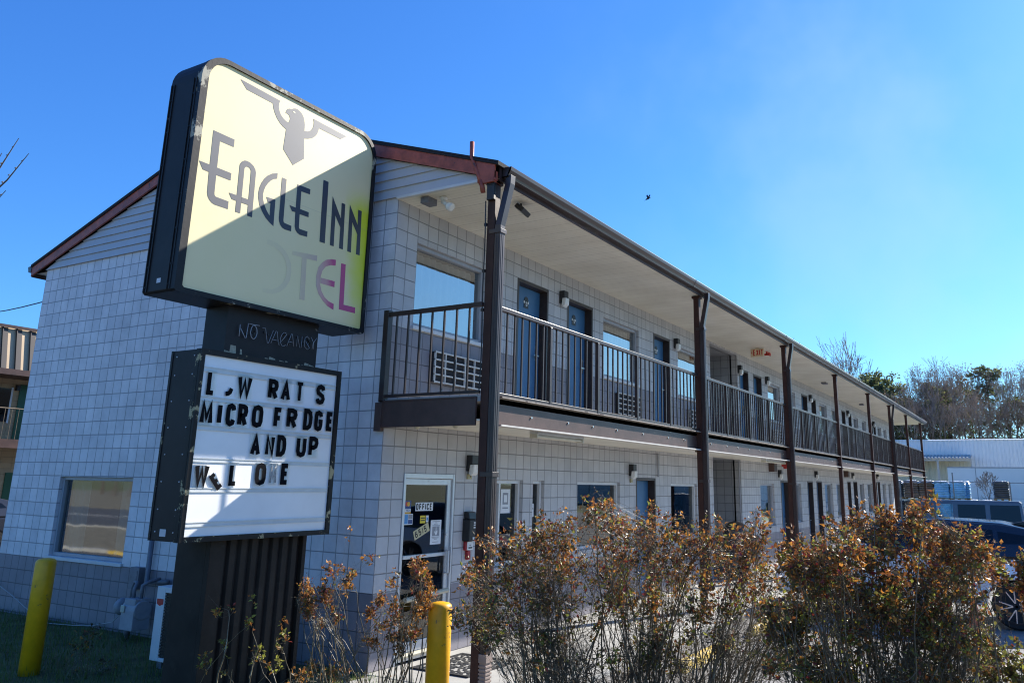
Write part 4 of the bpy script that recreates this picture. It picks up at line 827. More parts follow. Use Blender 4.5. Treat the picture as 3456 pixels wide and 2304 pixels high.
def shapes(pl, y, m, mi=0):
    for k, p in enumerate(pl): m.face([(x, y-k*.00025, z) for x, z in p], mi)
m = MB(); shapes(EAGLE, FY-.002, m); build(m, "emblem", navy, parent=cab, recalc=False)
m = MB(); shapes(EYE, FY-.0035, m); build(m, "emblem_eye", mat('sign_cream', (.80, .74, .45), .4), parent=cab, recalc=False)
m = MB(); shapes(EA, FY-.002, m); shapes(GLEINN, FY-.002, m); build(m, "lettering", navy, parent=cab, recalc=False)
def fade_mat():
    m, n, l, p = nodes_of('faded_magenta_letter'); tc = n.new("ShaderNodeTexCoord"); sp = n.new("ShaderNodeSeparateXYZ"); l.new(tc.outputs["Object"], sp.inputs[0])
    nz = n.new("ShaderNodeTexNoise"); nz.inputs["Scale"].default_value = 9; nz.inputs["Detail"].default_value = 6; l.new(tc.outputs["Object"], nz.inputs["Vector"])
    a = math_node(n, l, 'MULTIPLY_ADD', nz.outputs["Fac"], 0.16); l.new(sp.outputs[0], a.node.inputs[2])
    rp = n.new("ShaderNodeValToRGB"); e = rp.color_ramp.elements
    mr = n.new("ShaderNodeMapRange"); mr.inputs[1].default_value = -2.05; mr.inputs[2].default_value = -0.45; l.new(a, mr.inputs[0])
    e[0].position = 0; e[0].color = (.80, .685, .385, 1); e[1].position = 1; e[1].color = (.48, .03, .16, 1)
    for pos, c in ((.30, (.77, .655, .38, 1)), (.45, (.73, .61, .37, 1)), (.60, (.64, .50, .33, 1)), (.72, (.58, .40, .32, 1)), (.80, (.58, .26, .25, 1)), (.86, (.50, .05, .17, 1))):
        q = e.new(pos); q.color = c
    l.new(mr.outputs[0], rp.inputs[0]); l.new(rp.outputs[0], p.inputs["Base Color"]); p.inputs["Roughness"].default_value = .4
    return m
m = MB()
for q in (OO, TT, EE, LL): shapes(q, FY-.002, m)
build(m, "faded_lettering", fade_mat(), parent=cab, recalc=False)
# neck with the neon tubes
NX0, NX1 = -2.005, -0.787
m = MB(); m.box(NX0, NX1, .36, .70, 3.23, 3.74)
neck = build(m, "sign_neck", signblack, parent=sign)
m = MB(); pts = []
rng = random.Random(12); x = NX0+.002
top = []
while x < NX1-.03:
    x2 = x+rng.uniform(.03, .10); h = 3.262+rng.uniform(0, .035)+(.10 if x < -1.75 and x > -1.98 else 0)*rng.random()
    if rng.random() < .72: m.face([(x, .3585, 3.232), (min(x2, NX1), .3585, 3.232), (min(x2, NX1)-rng.uniform(0, .02), .3585, h-rng.uniform(0, .02)), (x+rng.uniform(0, .02), .3585, h)])
    x = x2
build(m, "bare_patch", mat('bare_cream_metal', (.36, .33, .24), .6, var=.45, vs=14), parent=neck, recalc=False)
m = MB()
for i, pth in enumerate(NEON):
    m.tube([(x, .335-.0004*i, z) for x, z in pth], .0045 if i < 3 else .0028, 6)
build(m, "neon_tube", mat('neon_glass', (.30, .32, .36), .25), parent=neck, smooth=True)
for i in range(20):
    x = NX0+.08+1.05*rng.random(); z = 3.45+.12*rng.random(); m = MB(); m.lathe((x, .36, z), [(.011, 0), (.009, -.016)], 8, axis='y')
    build(m, "insulator", M['black'], parent=neck)
# marquee
QX0, QX1, QZ0, QZ1 = -2.335, -0.507, 1.468, 3.240
m = MB(); m.box(QX0, QX1, FY+.004, .70, QZ0, QZ1); mc = build(m, "letter_board", signblack, parent=sign, bevel=.005)
sq = lambda a, b, c, d: [(a, c), (b, c), (b, d), (a, d)]
m = ring(sq(QX0-.004, QX1+.004, QZ0-.004, QZ1+.004), sq(QX0+.040, QX1-.052, QZ0+.045, QZ1-.048), FY-.02, FY+.06); build(m, "board_frame", marqworn, parent=mc)
m = MB(); m.box(QX0-.006, QX0-.001, FY+.01, FY+.05, QZ0, QZ1); m.box(QX0-.006, QX0-.001, .66, .69, QZ0, QZ1); build(m, "edge_strip", marqworn, parent=mc)
m = MB()
for z in [1.55, 1.75, 2.0, 2.25, 2.5, 2.75, 3.0, 3.18]:
    for y in (.335, .60): m.lathe((QX0-.001, y, z), [(.008, 0), (.006, -.006)], 8, axis='x')
m.box(QX0-.0025, QX0-.001, .44, .53, 1.51, 1.575); build(m, "rivet", mat('tag_white2', (.5, .52, .56), .4), parent=mc)
m = MB(); m.face([(x, FY+.001, z) for x, z in sq(QX0+.038, QX1-.050, QZ0+.043, QZ1-.046)]); build(m, "panel", mat('white_acrylic', (.84, .84, .84), .30, var=.05, vs=2.5, wear=(.58, .57, .52), wscale=3.0, wthr=.68), parent=mc, recalc=False)
m = MB()
for z0, z1 in ((3.03, 3.078), (2.756, 2.798), (2.483, 2.527), (2.185, 2.222), (1.911, 1.949), (1.60, 1.642)):
    m.box(QX0+.045, QX1-.06, FY-.004, FY+.004, z0, z1); m.box(QX0+.045, QX1-.06, FY-.010, FY-.0045, z0-.002, z0+.008); m.box(QX0+.045, QX1-.06, FY-.010, FY-.0045, z1-.008, z1+.002)
build(m, "letter_track", mat('clear_track', (.62, .64, .64), .25, var=.08, vs=7, wear=(.40, .38, .32), wscale=13, wthr=.70), parent=mc)
lmats = [mat('marquee_letter', (.010, .010, .012), .9, spec=.03), mat('worn_letter', (.26, .26, .27), .5, var=.6, vs=60), glass_mat('letter_tile', 0.015, (.97, .97, .97), 0.25)]
for ch, x0, z0, x1, z1 in MQ:                 # each loose letter is a clear tile with its glyph
    m = MB(); ty = FY-.0112; to3 = lambda a, b, j: (a, FY-.0125-j, b)
    if ch == 'e':
        m.face([(-2.03, ty, 1.93), (-1.92, ty, 2.00), (-1.99, ty, 2.11), (-2.10, ty, 2.04)], 2); glyph(m, 'E', x0+.03, z0-.02, x1-.03, z1+.02, .038, to3, rot=.72)
    elif ch == 'J': glyph(m, ch, x0, z0, x1, z1, .044, to3)
    else:
        m.face([(x0-.014, ty, z0-.012), (x1+.014, ty, z0-.012), (x1+.014, ty, z1+.012), (x0-.014, ty, z1+.012)], 2)
        if ch == 'M' and z0 < 2.1: glyph(m, 'M', x0, z0, x1, z1, .020, to3, mi=1)
        else: glyph(m, ch, x0-.008, z0-.004, x1+.008, z1+.006, {'T': .038, 'L': .044, 'N': .045, 'M': .048, 'W': .048, 'I': .05}.get(ch, .049), to3)
    build(m, "letter", lmats, parent=mc, recalc=False)
# ribbed base
m = MB(); BX0, BX1 = -1.90, -0.695; m.box(BX0, BX1, .42, .86, -.1, 1.469)
m.box(BX0, BX0+.17, .36, .42, -.1, 1.469); m.box(BX1-.05, BX1, .36, .42, -.1, 1.469)
x = BX0+.23
for i in range(7):
    m.prism([(x, .4199), (x+.02, .388), (x+.085, .388), (x+.105, .4199)], lambda p: (p[0], p[1], -.1), lambda p: (p[0], p[1], 1.469)); x += .131
build(m, "ribbed_base", mat('base_black', (.030, .0225, .018), .6, spec=.2, var=.35, vs=3, wear=(.038, .029, .023), wscale=4, wthr=.6), parent=sign, bevel=.003)

# ------------------------------------------------------------------ bollards
BOLL_R = (-1.220,-1.899,1.018)
BOLL_L = (-1.979,2.964,1.151)
def bollard(x, y, h, lb):
    m = MB(); r = .1025
    m.lathe((x, y, -.1), [(r, 0), (r, h+.1-.045), (r*.93, h+.1-.02), (r*.75, h+.1-.004), (r*.4, h+.1+.004), (.01, h+.1+.006)], 40)
    o = build(m, "bollard", M['yellow'], smooth=True, label=lb, cat="bollard", group="yellow bollards", loc=(x, y, -.1))
bollard(*BOLL_R, "yellow bollard beside the office door partly behind rose twigs"); bollard(*BOLL_L, "yellow bollard in the shaded grass before the gable wall window")

# ------------------------------------------------------------------ condenser, gas meter, hose by the gable
ac = empty("condenser_unit", "white heat pump unit with dark grille standing half behind the sign base", "air conditioner", (-1.0, 1.75, 0))
m = MB(); x0, x1, y0, y1, z0, z1 = -1.06, -.72, 1.40, 2.285, .05, .83
m.box(x0+.03, x1, y0, y1, z0, z1); m.box(x0, x0+.03, y1-.15, y1, z0, z1); m.box(x0, x0+.03, y0, y0+.05, z0, z1); m.box(x0, x0+.03, y0+.05, y1-.15, z0, z0+.04); m.box(x0, x0+.03, y0+.05, y1-.15, z1-.06, z1)
build(m, "casing", mat('condenser_white', (.66, .67, .67), .4, var=.05), parent=ac, bevel=.006)
m = MB(); m.box(x0+.022, x0+.028, y0+.05, y1-.15, z0+.04, z1-.06)
for i in range(22): m.box(x0+.005, x0+.02, y0+.05, y1-.15, z0+.06+i*.031, z0+.072+i*.031)
build(m, "grille", mat('condenser_grille', (.035, .028, .024), .5), parent=ac)
m = MB(); m.prism([(y1-.135, .70), (y1-.02, .70), (y1-.02, .645), (y1-.075, .625), (y1-.135, .645)], lambda p: (x0-.003, p[0], p[1]), lambda p: (x0-.001, p[0], p[1])); build(m, "badge", mat('badge_red', (.50, .04, .03), .5), parent=ac)
m = MB(); m.box(x0+.02, x1, y0+.08, y0+.16, -.03, .05); m.box(x0+.02, x1, y1-.2, y1-.12, -.03, .05); build(m, "foot", M['pipedark'], parent=ac)
gm = empty("gas_meter", "grey gas meter with regulator and pipes on the gable wall", "gas meter", (-.2, 3.9, 0))
m = MB(); m.box(-.40, -.16, 3.66, 3.93, .12, .36); m.tube([(-.28, 3.65, .36), (-.28, 3.94, .36)], .119, 16); m.box(-.38, -.18, 3.68, 3.91, .36, .50); m.box(-.415, -.40, 3.85, 3.93, .33, .42, 1)
build(m, "meter_body", [M['conduit'], mat('dial_cream', (.5, .48, .38), .5)], parent=gm, bevel=.02)
m = MB(); m.tube([(-.28, 3.88, .48), (-.28, 3.88, .60), (-.24, 3.90, .68), (-.22, 3.98, .68), (-.22, 4.02, .60), (-.22, 4.02, .42)], .024, 8); m.tube([(-.28, 3.72, .48), (-.28, 3.72, .66), (-.20, 3.70, .70), (-.05, 3.70, .72)], .024, 8); m.tube([(-.06, 3.97, 1.72), (-.06, 3.97, .66), (-.08, 3.5, .70)], .035, 10); m.tube([(-.22, 4.0, .30), (-.22, 4.02, -.05)], .024, 8); m.tube([(-.22, 4.14, .36), (-.22, 3.9, .36)], .026, 8); m.lathe((-.22, 4.02, .02), [(.04, 0), (.04, .12)], 10)
build(m, "pipe", M['pipedark'], parent=gm, smooth=True)
m = MB(); m.lathe((-.22, 4.20, .36), [(.02, -.05), (.09, -.04), (.11, 0), (.09, .04), (.05, .06), (.04, .12)], 20, axis='y'); build(m, "regulator", M['conduit'], parent=gm, smooth=True)
m = MB(); m.box(-.09, -.002, 4.12, 4.32, .56, .84); m.box(-.095, -.09, 4.15, 4.29, .60, .80); build(m, "meter_box", M['pipedark'], label="grey utility box on the gable wall above the gas meter", cat="utility box", loc=(0, 4.22, .6), bevel=.006)
m = MB(); pts = [(-.06, 7.9, .42), (-.06, 7.3, .26), (-.07, 6.9, .14), (-.12, 6.4, .02), (-.25, 5.8, .0), (-.25, 5.2, .03), (-.2, 4.8, .06), (-.2, 4.4, .14), (-.22, 4.16, .3)]; m.tube(pts, .006, 6); build(m, "cable", mat('white_cable', (.36, .36, .36), .5), label="thin white cable drooping along the foot of the gable wall", cat="cable", smooth=True, loc=(-.2, 5.8, 0))

# ------------------------------------------------------------------ parking stops, cone
def pstop(x, y, lb):
    m = MB(); m.prism([(-.075, 0), (.075, 0), (.055, .115), (.03, .13), (-.03, .13), (-.055, .115)], lambda p: (x-.9, y+p[0], -.05+p[1]), lambda p: (x+.9, y+p[0], -.05+p[1]))
    build(m, "parking_stop", M['yellowstop'], label=lb, cat="parking stop", group="yellow parking stops", bevel=.012, loc=(x, y, -.05))
pstop(3.1, -2.75, "worn yellow parking stop nearest the corner post behind the bushes"); pstop(5.9, -2.72, "worn yellow parking stop between the rose bushes in front of the white car")
cn = empty("traffic_cone", "faded orange traffic cone behind the right rose bush", "traffic cone", (5.45, -5.62, -.05))
m = MB(); m.lathe((5.45, -5.62, -.025), [(.145, 0), (.13, .02), (.03, .66), (.024, .69), (.01, .69)], 24); build(m, "cone_body", mat('cone_orange', (.55, .13, .06), .55, var=.2, vs=5), parent=cn, smooth=False)
m = MB(); m.box(5.25, 5.65, -5.82, -5.42, -.05, -.02); build(m, "cone_base", M['black'], parent=cn, bevel=.01)

# ------------------------------------------------------------------ vehicles
def vehicle(name, label, cat, ox, oy, oz, ang, paint, boxy=False, roofm=None):
    root = empty(name, label, cat, (ox, oy, oz)); mt = Matrix.Translation((ox, oy, oz)) @ Matrix.Rotation(ang, 4, 'Z')
    T = lambda x, y, z: tuple(mt @ Vector((x, y, z)))
    if boxy:
        hwf = [(0.3, .88), (.6, .93), (1.08, .93), (1.12, .90), (1.80, .80), (1.9, .74)]
        ax, ar = 1.45, .46; bz = .50
        body = [(-2.28, bz), (-2.32, .75), (-2.30, 1.12), (.85, 1.12), (2.1, 1.08), (2.2, .95), (2.2, bz)]
        gh = [(-2.26, 1.121), (-2.20, 1.76), (-2.14, 1.81), (.35, 1.81), (.45, 1.78), (.82, 1.121)]
        wins = [[(-2.18, 1.19), (-1.42, 1.19), (-1.42, 1.70), (-2.15, 1.70)], [(-1.30, 1.19), (-.60, 1.19), (-.60, 1.70), (-1.30, 1.70)], [(-.47, 1.19), (.14, 1.19), (.12, 1.70), (-.47, 1.70)]]
        wr = .40
    else:
        hwf = [(0.2, .84), (.45, .93), (.85, .94), (1.02, .90), (1.06, .86), (1.50, .66), (1.62, .55)]
        ax, ar = 1.42, .41; bz = .26
        body = [(-2.28, bz+.1), (-2.34, .62), (-2.30, .98), (-2.2, 1.04), (1.0, 1.02), (1.25, 1.0), (1.9, .90), (2.25, .74), (2.34, .55), (2.28, bz)]
        gh = [(-2.24, 1.041), (-2.02, 1.30), (-1.80, 1.48), (-1.30, 1.585), (-.4, 1.62), (.2, 1.57), (.62, 1.42), (1.22, 1.025)]
        wins = [[(-1.92, 1.10), (-1.28, 1.08), (-1.25, 1.45), (-1.62, 1.40)], [(-1.20, 1.08), (-.22, 1.07), (-.22, 1.51), (-1.18, 1.47)], [(-.14, 1.07), (.98, 1.06), (.50, 1.36), (.12, 1.49), (-.14, 1.51)]]
        wr = .345
    def hw(z):
        for (a, wa), (b, wb) in zip(hwf, hwf[1:]):
            if a <= z <= b: return wa+(wb-wa)*(z-a)/(b-a)
        return hwf[0][1] if z < hwf[0][0] else hwf[-1][1]
    def arches(poly):
        pts = list(poly); zb = bz
        for c in (ax, -ax):
            for i in range(11):
                t = math.pi*i/10; pts.append((c+ar*math.cos(t), max(bz, wr-.02+ar*math.sin(t))))
        return pts
    def loft(poly, m, mi=0, n=8):
        # strips across the width give a gently curved flank
        L = [(x, z) for x, z in poly]; k = len(L)
        rings = []
        for s, f in ((1, 1.0), (1, .96), (-1, .96), (-1, 1.0)):
            pass
        a = [T(x, hw(z), z) for x, z in L]; b = [T(x, -hw(z), z) for x, z in L]
        base = len(m.v); m.v += a+b
        m.f.append(tuple(base+i for i in range(k))); m.mi.append(mi); m.f.append(tuple(base+k+i for i in range(k-1, -1, -1))); m.mi.append(mi)
        for i in range(k):
            j = (i+1) % k; m.f.append((base+i, base+j, base+k+j, base+k+i)); m.mi.append(mi)
    m = MB(); loft(arches(body), m); bd = build(m, "body", paint, parent=root, bevel=.035)
    if not boxy:
        m = MB(); loft(gh, m); build(m, "cabin", roofm or paint, parent=root, bevel=.05)
    else:
        m = MB(); k = len(gh)
        for i in range(k-1):
            (xa, za), (xb, zb) = gh[i], gh[i+1]; m.face([T(xa, hw(za), za), T(xb, hw(zb), zb), T(xb, -hw(zb), zb), T(xa, -hw(za), za)])
        for s in (1, -1):
            q = lambda x, z: T(x, s*hw(z), z)
            m.face([q(-2.26, 1.121), q(.82, 1.121), q(.78, 1.19), q(-2.25, 1.19)]); m.face([q(-2.21, 1.70), q(.50, 1.70), q(.45, 1.78), q(.35, 1.81), q(-2.14, 1.81), q(-2.20, 1.76)])
            for xa, xb, xc, xd in ((-2.25, -2.18, -2.15, -2.21), (-1.42, -1.30, -1.30, -1.42), (-.60, -.47, -.47, -.60), (.14, .78, .50, .12)): m.face([q(xa, 1.19), q(xb, 1.19), q(xc, 1.70), q(xd, 1.70)])
        build(m, "cabin", paint, parent=root, recalc=False)
        m = MB()
        for x in (-.75, -1.5):
            for y in (-.40, .40): m.box(x-.1, x+.08, y-.24, y+.24, .8, 1.38, mtx=mt); m.box(x-.08, x+.02, y-.12, y+.12, 1.38, 1.56, mtx=mt)
        build(m, "seats", M['black'], parent=root, bevel=.04)
    glass = mat('car_glass_black', (.005, .006, .007), .05, spec=.45)
    for w in wins:
      for s in (1, -1):
        m = MB(); m.face([T(x, s*(hw(z)+.006), z) for x, z in w])
        build(m, "side_window", glass_mat("suv_front_glass", .06, (.75, .82, .80)) if boxy and w[0][0] > -.5 else glass, parent=root, recalc=False)
    m = MB()
    if boxy:
        m.face([T(-2.30, y, z) for y, z in ((-.62, 1.2), (.62, 1.2), (.58, 1.7), (-.58, 1.7))]); m.face([T(.86-.62*(z-1.12)/.66+.02, y, z) for y, z in ((-.72, 1.17), (.72, 1.17), (.66, 1.70), (-.66, 1.70))])
    else:
        m.face([T(1.25-1.52*(z-1.03)+.02, y, z) for y, z in ((-.74, 1.07), (.74, 1.07), (.62, 1.38), (-.62, 1.38))])
    build(m, "windscreen", glass, parent=root, recalc=False)
    for sx in (1, -1):
        for sy in (1, -1):
            m = MB(); c = mt @ Vector((ax*sx, sy*(hw(.5)-.13), wr)); rot = mt.to_3x3().to_4x4() @ Matrix.Rotation(R(90)*sy*-1, 4, 'X')
            mm = Matrix.Translation(c) @ rot; tmp = MB(); tmp.lathe((0, 0, 0), [(wr-.11, -.10), (wr-.03, -.11), (wr, -.08), (wr, .08), (wr-.03, .11), (wr-.09, .105)], 32)
            m.v = [tuple(mm @ Vector(v)) for v in tmp.v]; m.f = tmp.f; m.mi = tmp.mi
            wh = build(m, "wheel", mat('tyre_rubber', (.018, .018, .018), .85), parent=root, smooth=False)
            tmp = MB(); tmp.lathe((0, 0, 0), [(wr-.085, .09), (wr-.085, .112), (wr-.11, .112), (wr-.115, .07), (.07, .06), (.065, .10), (.02, .105)], 32, mi=1)
            for k in range(5):
                t = k*2*math.pi/5
                for q in (-.16, .16):
                    a0, a1 = t+q*.3, t+q*1.5; rr0, rr1 = .05, wr-.10
                    p0 = Vector((rr0*math.cos(a0), rr0*math.sin(a0), .102)); p1 = Vector((rr1*math.cos(a1), rr1*math.sin(a1), .112)); tmp.tube([p0, p1], [.016, .013], 6)
            m = MB(); m.v = [tuple(mm @ Vector(v)) for v in tmp.v]; m.f = tmp.f; m.mi = tmp.mi
            build(m, "rim", [mat('rim_silver', (.55, .55, .56), .25, metal=.8), mat('rim_black', (.012, .012, .013), .35)], parent=wh)
    m = MB()
    for s in (1, -1):
        for x in ((-1.12, -.18, .98) if not boxy else (-1.36, -.535, .45)):
            z0, z1 = (bz+.12, 1.0) if not boxy else (bz+.1, 1.10)
            m.face([T(x-.006, s*(hw(.7)+.004), z0), T(x+.006, s*(hw(.7)+.004), z0), T(x+.006, s*(hw(z1)+.006), z1), T(x-.006, s*(hw(z1)+.006), z1)])
    build(m, "door_gap", M['black'], parent=root, recalc=False)
    m = MB()
    for s in (1, -1):
        for x in (-.95, .1):
            p = T(x, s*(hw(.92)+.02), .90); m.tube([T(x-.1, s*(hw(.92)+.002), .90), T(x-.08, s*(hw(.92)+.03), .90), T(x+.08, s*(hw(.92)+.03), .90), T(x+.1, s*(hw(.92)+.002), .90)], .012, 6)
    build(m, "door_handle", paint, parent=root)
    for s in (1, -1):
        m = MB(); x0 = 2.16 if boxy else 2.20; m.box(x0-.1, x0+.06, s*.72-.14, s*.72+.14, .62, .74, mtx=mt); build(m, "headlight", mat('lamp_clear', (.6, .62, .65), .1), parent=root, bevel=.02)
        m = MB(); m.box(-2.36, -2.26, s*.80-.08, s*.80+.08, .78, .95, mtx=mt); build(m, "tail_light", mat('lamp_red', (.35, .01, .01), .2), parent=root, bevel=.02)
        m = MB(); m.box(.72, .85, s*1.02-.10, s*1.02+.06, 1.04, 1.18, mtx=mt); m.box(.74, .80, s*.93-.04, s*.93+.04, 1.05, 1.09, mtx=mt); build(m, "mirror", paint, parent=root, bevel=.03)
    m = MB()
    if boxy: m.box(-2.42, -2.30, -.36, .36, .72, 1.42, mtx=mt)
    else: m.prism([(-1.72, 1.50), (-1.40, 1.55), (-1.62, 1.60), (-1.68, 1.595)], lambda p: T(p[0], -.02, p[1]), lambda p: T(p[0], .02, p[1]))
    build(m, "spare_wheel_cover" if boxy else "roof_antenna", M['black'], parent=root, bevel=.02)
    return root
vehicle("parked_car", "white crossover car with black glass roof parked nose in behind the right rose bush", "car", 7.86+.94, -4.62, -.04, R(90), mat('car_white', (.80, .80, .82), .22, coat=.6), roofm=mat('car_roof_black', (.015, .017, .022), .10, coat=.8))
vehicle("parked_suv", "dark blue boxy parked suv seen above the roof of the white car", "suv", 19.2+.9, -3.85, -.05, R(90), mat('suv_blue', (.060, .085, .13), .25, coat=.6), boxy=True)
vehicle("parked_sedan", "dark car at the left picture edge before the tan motel", "car", 2.9, 18.0, -.115, R(180), mat('sedan_dark', (.02, .02, .024), .2, coat=.7))

# ------------------------------------------------------------------ rose bushes
LEAF = [mat('leaf_russet', (.27, .10, .032), .45, var=.4, vs=40, trans=.35), mat('leaf_orange', (.48, .21, .042), .45, var=.4, vs=40, trans=.45), mat('leaf_dark', (.085, .060, .028), .5, var=.4, vs=40, trans=.25),
        mat('leaf_olive', (.15, .14, .04), .45, var=.4, vs=40, trans=.4), mat('leaf_yellowgreen', (.32, .32, .055), .45, var=.3, vs=40, trans=.45), mat('leaf_crimson', (.25, .042, .034), .45, var=.3, vs=40, trans=.35)]
STEM = mat('rose_stem', (.125, .10, .064), .40, var=.5, vs=25, wear=(.36, .32, .22), wscale=16, wthr=.58)
def rvec(rng):
    while True:
        v = Vector((rng.uniform(-1, 1), rng.uniform(-1, 1), rng.uniform(-1, 1)))
        if .01 < v.length < 1: return v
def leaf(m, p, d, size, rng, mi):
    a = d.normalized(); b = a.cross(rvec(rng)).normalized(); n = a.cross(b)
    w = size*rng.uniform(.22, .36); bend = rng.uniform(-.6, .8)*size
    q0 = p; q1 = p+a*size*.5+b*w+n*bend*.3; q2 = p+a*size-n*bend*.4; q3 = p+a*size*.5-b*w+n*bend*.3; c = p+a*size*.5-n*size*.06
    k = len(m.v); m.v += [tuple(q0), tuple(q1), tuple(q2), tuple(q3), tuple(c)]
    m.f += [(k, k+1, k+4), (k+1, k+2, k+4), (k+2, k+3, k+4), (k+3, k, k+4)]; m.mi += [mi]*4
def bush(name, label, bases, blobs, clumps, ncane, ntwig, ntip, seed, lsize=.036, lden=4, bare=.6, wts_top=(28, 26, 20, 16, 5, 5), wts_low=(6, 7, 28, 36, 20, 2), cr=.010, group="rose bushes"):
    rng = random.Random(seed); cx = sum(b[0] for b in bases)/len(bases); cy = sum(b[1] for b in bases)/len(bases)
    root = empty(name, label, "bush", (cx, cy, -.045), group)
    st = MB(); lf = MB(); nodes = []
    wt = [b[3]**2 for b in blobs]; zmax = max(b[2]+b[3] for b in blobs); zmin = min(b[2]-b[3] for b in blobs); wc = [b[3]**1.5 for b in clumps] if clumps else None
    for i in range(ncane):                                   # main canes fan out of the crown of the plant
        bl = rng.choices(blobs, wt)[0]; tg = Vector(bl[:3])+rvec(rng)*bl[3]*.6
        bs = min(bases, key=lambda q: (q[0]-tg.x)**2+(q[1]-tg.y)**2+rng.uniform(0, .5)); p0 = Vector((bs[0]+rng.gauss(0, .13), bs[1]+rng.gauss(0, .13), -.08))
        pts = []; n = 8; j1 = rvec(rng)*.16
        for k in range(n+1):
            t = k/n; s = t**1.08; z = p0.z+(tg.z-p0.z)*(t**.93)
            pts.append(Vector((p0.x+(tg.x-p0.x)*s, p0.y+(tg.y-p0.y)*s, z))+j1*math.sin(t*3.1)+rvec(rng)*.026)
        r0 = cr*rng.uniform(.5, 1.25); st.tube(pts, [r0*(1-.72*k/n) for k in range(n+1)], 5, cap=False)
        nodes += [(pts[k], r0*(1-.72*k/n)) for k in range(2, n+1)]
    bias = {}
    def twig(tg, leafy, bb, thick=1.0):
        best = None; bd = 9
        for q in rng.sample(nodes, min(len(nodes), 60)):
            d = (q[0]-tg).length+max(0, q[0].z-tg.z+.03)*1.6
            if d < bd: bd = d; best = q
        p0, r0 = best
        if bd > .75: return
        md = (p0+tg)/2+rvec(rng)*.06*min(1, bd*2)+Vector((0, 0, -.015)); r = min(r0*.7, .0040)*rng.uniform(.6, 1.1)*thick
        st.tube([p0, (p0+md)/2+rvec(rng)*.014, md, (md+tg)/2+rvec(rng)*.022, tg], [r, r*.9, r*.78, r*.62, r*.45], 3, cap=False)
        nodes.append((md, r))
        if rng.random() < .55: nodes.append((tg, r*.7))
        if not leafy: return
        hrel = (tg.z-zmin)/(zmax-zmin); top = min(1, max(0, (hrel-.35)/.35)); d0 = (tg-md).normalized()
        for k in range(rng.randint(lden, lden*3)):
            w = wts_top if rng.random() < top else wts_low; mi = rng.choices(range(6), [a_*b_ for a_, b_ in zip(w, bb)])[0]
            pp = tg+(md-tg)*(rng.random()**1.4*.6)+rvec(rng)*.026
            leaf(lf, pp, d0*.5+rvec(rng)+Vector((0, 0, -.15)), lsize*rng.choice((.45, .6, .8, 1, 1, 1.2, 1.5)), rng, mi)
    flat = [1]*6
    for i in range(ntwig):
        bl = rng.choices(blobs, wt)[0]; v = rvec(rng); tg = Vector(bl[:3])+v*(bl[3]/max(v.length, .35))*rng.uniform(.3, 1.0)
        if tg.z < .2: continue
        hrel = (tg.z-zmin)/(zmax-zmin)
        twig(tg, rng.random() > bare+.25*(1-min(1, max(0, (hrel-.35)/.35))), flat)
    for i in range(ntip):
        bl = rng.choices(clumps, wc)[0]; bb = bias.setdefault(id(bl), [rng.uniform(.2, 2) for _ in range(6)]); v = rvec(rng)
        tg = Vector(bl[:3])+Vector((v.x, v.y, v.z*1.5))*bl[3]*rng.uniform(.4, 1.35); twig(tg, rng.random() > .15, bb)
    build(st, "stems", STEM, parent=root, smooth=True, recalc=False); build(lf, "leaves", LEAF, parent=root, recalc=False)
    return root
C_BASE = [(-1.307,-3.174),(-1.067,-3.586),(-0.948,-3.792),(-0.742,-4.144)]
C_BLOB = [(-1.472,-2.520,1.272,0.204),(-1.462,-2.415,1.027,0.187),(-1.634,-2.955,1.526,0.238),(-1.715,-3.355,1.677,0.238),(-1.807,-3.752,1.850,0.170),(-1.503,-3.651,1.953,0.075),(-1.284,-3.841,1.681,0.238),(-1.471,-4.236,1.630,0.238),(-1.351,-4.458,1.680,0.204),(-0.230,-4.281,1.356,0.238),(-0.597,-4.588,1.835,0.102),(-1.001,-4.681,1.690,0.153),(-1.557,-3.152,1.323,0.323),(-0.807,-3.341,1.341,0.357),(-0.594,-3.800,1.216,0.323),(-1.298,-2.587,0.956,0.289),(-1.426,-3.278,0.941,0.357),(-1.018,-3.750,0.900,0.357),(-0.585,-4.167,1.012,0.289),(-2.187,-2.989,1.636,0.061),(-1.139,-3.889,1.890,0.061),(-1.298,-4.171,1.837,0.061),(-1.099,-2.684,0.602,0.272),(-1.625,-3.503,0.724,0.306),(-0.803,-3.574,0.559,0.306),(-0.394,-3.899,0.593,0.306),(-0.905,-4.480,0.897,0.238),(-0.231,-4.344,1.052,0.204),(-0.218,-4.534,1.303,0.204),(-0.992,-4.836,1.064,0.238),(-0.273,-4.506,0.741,0.238)]
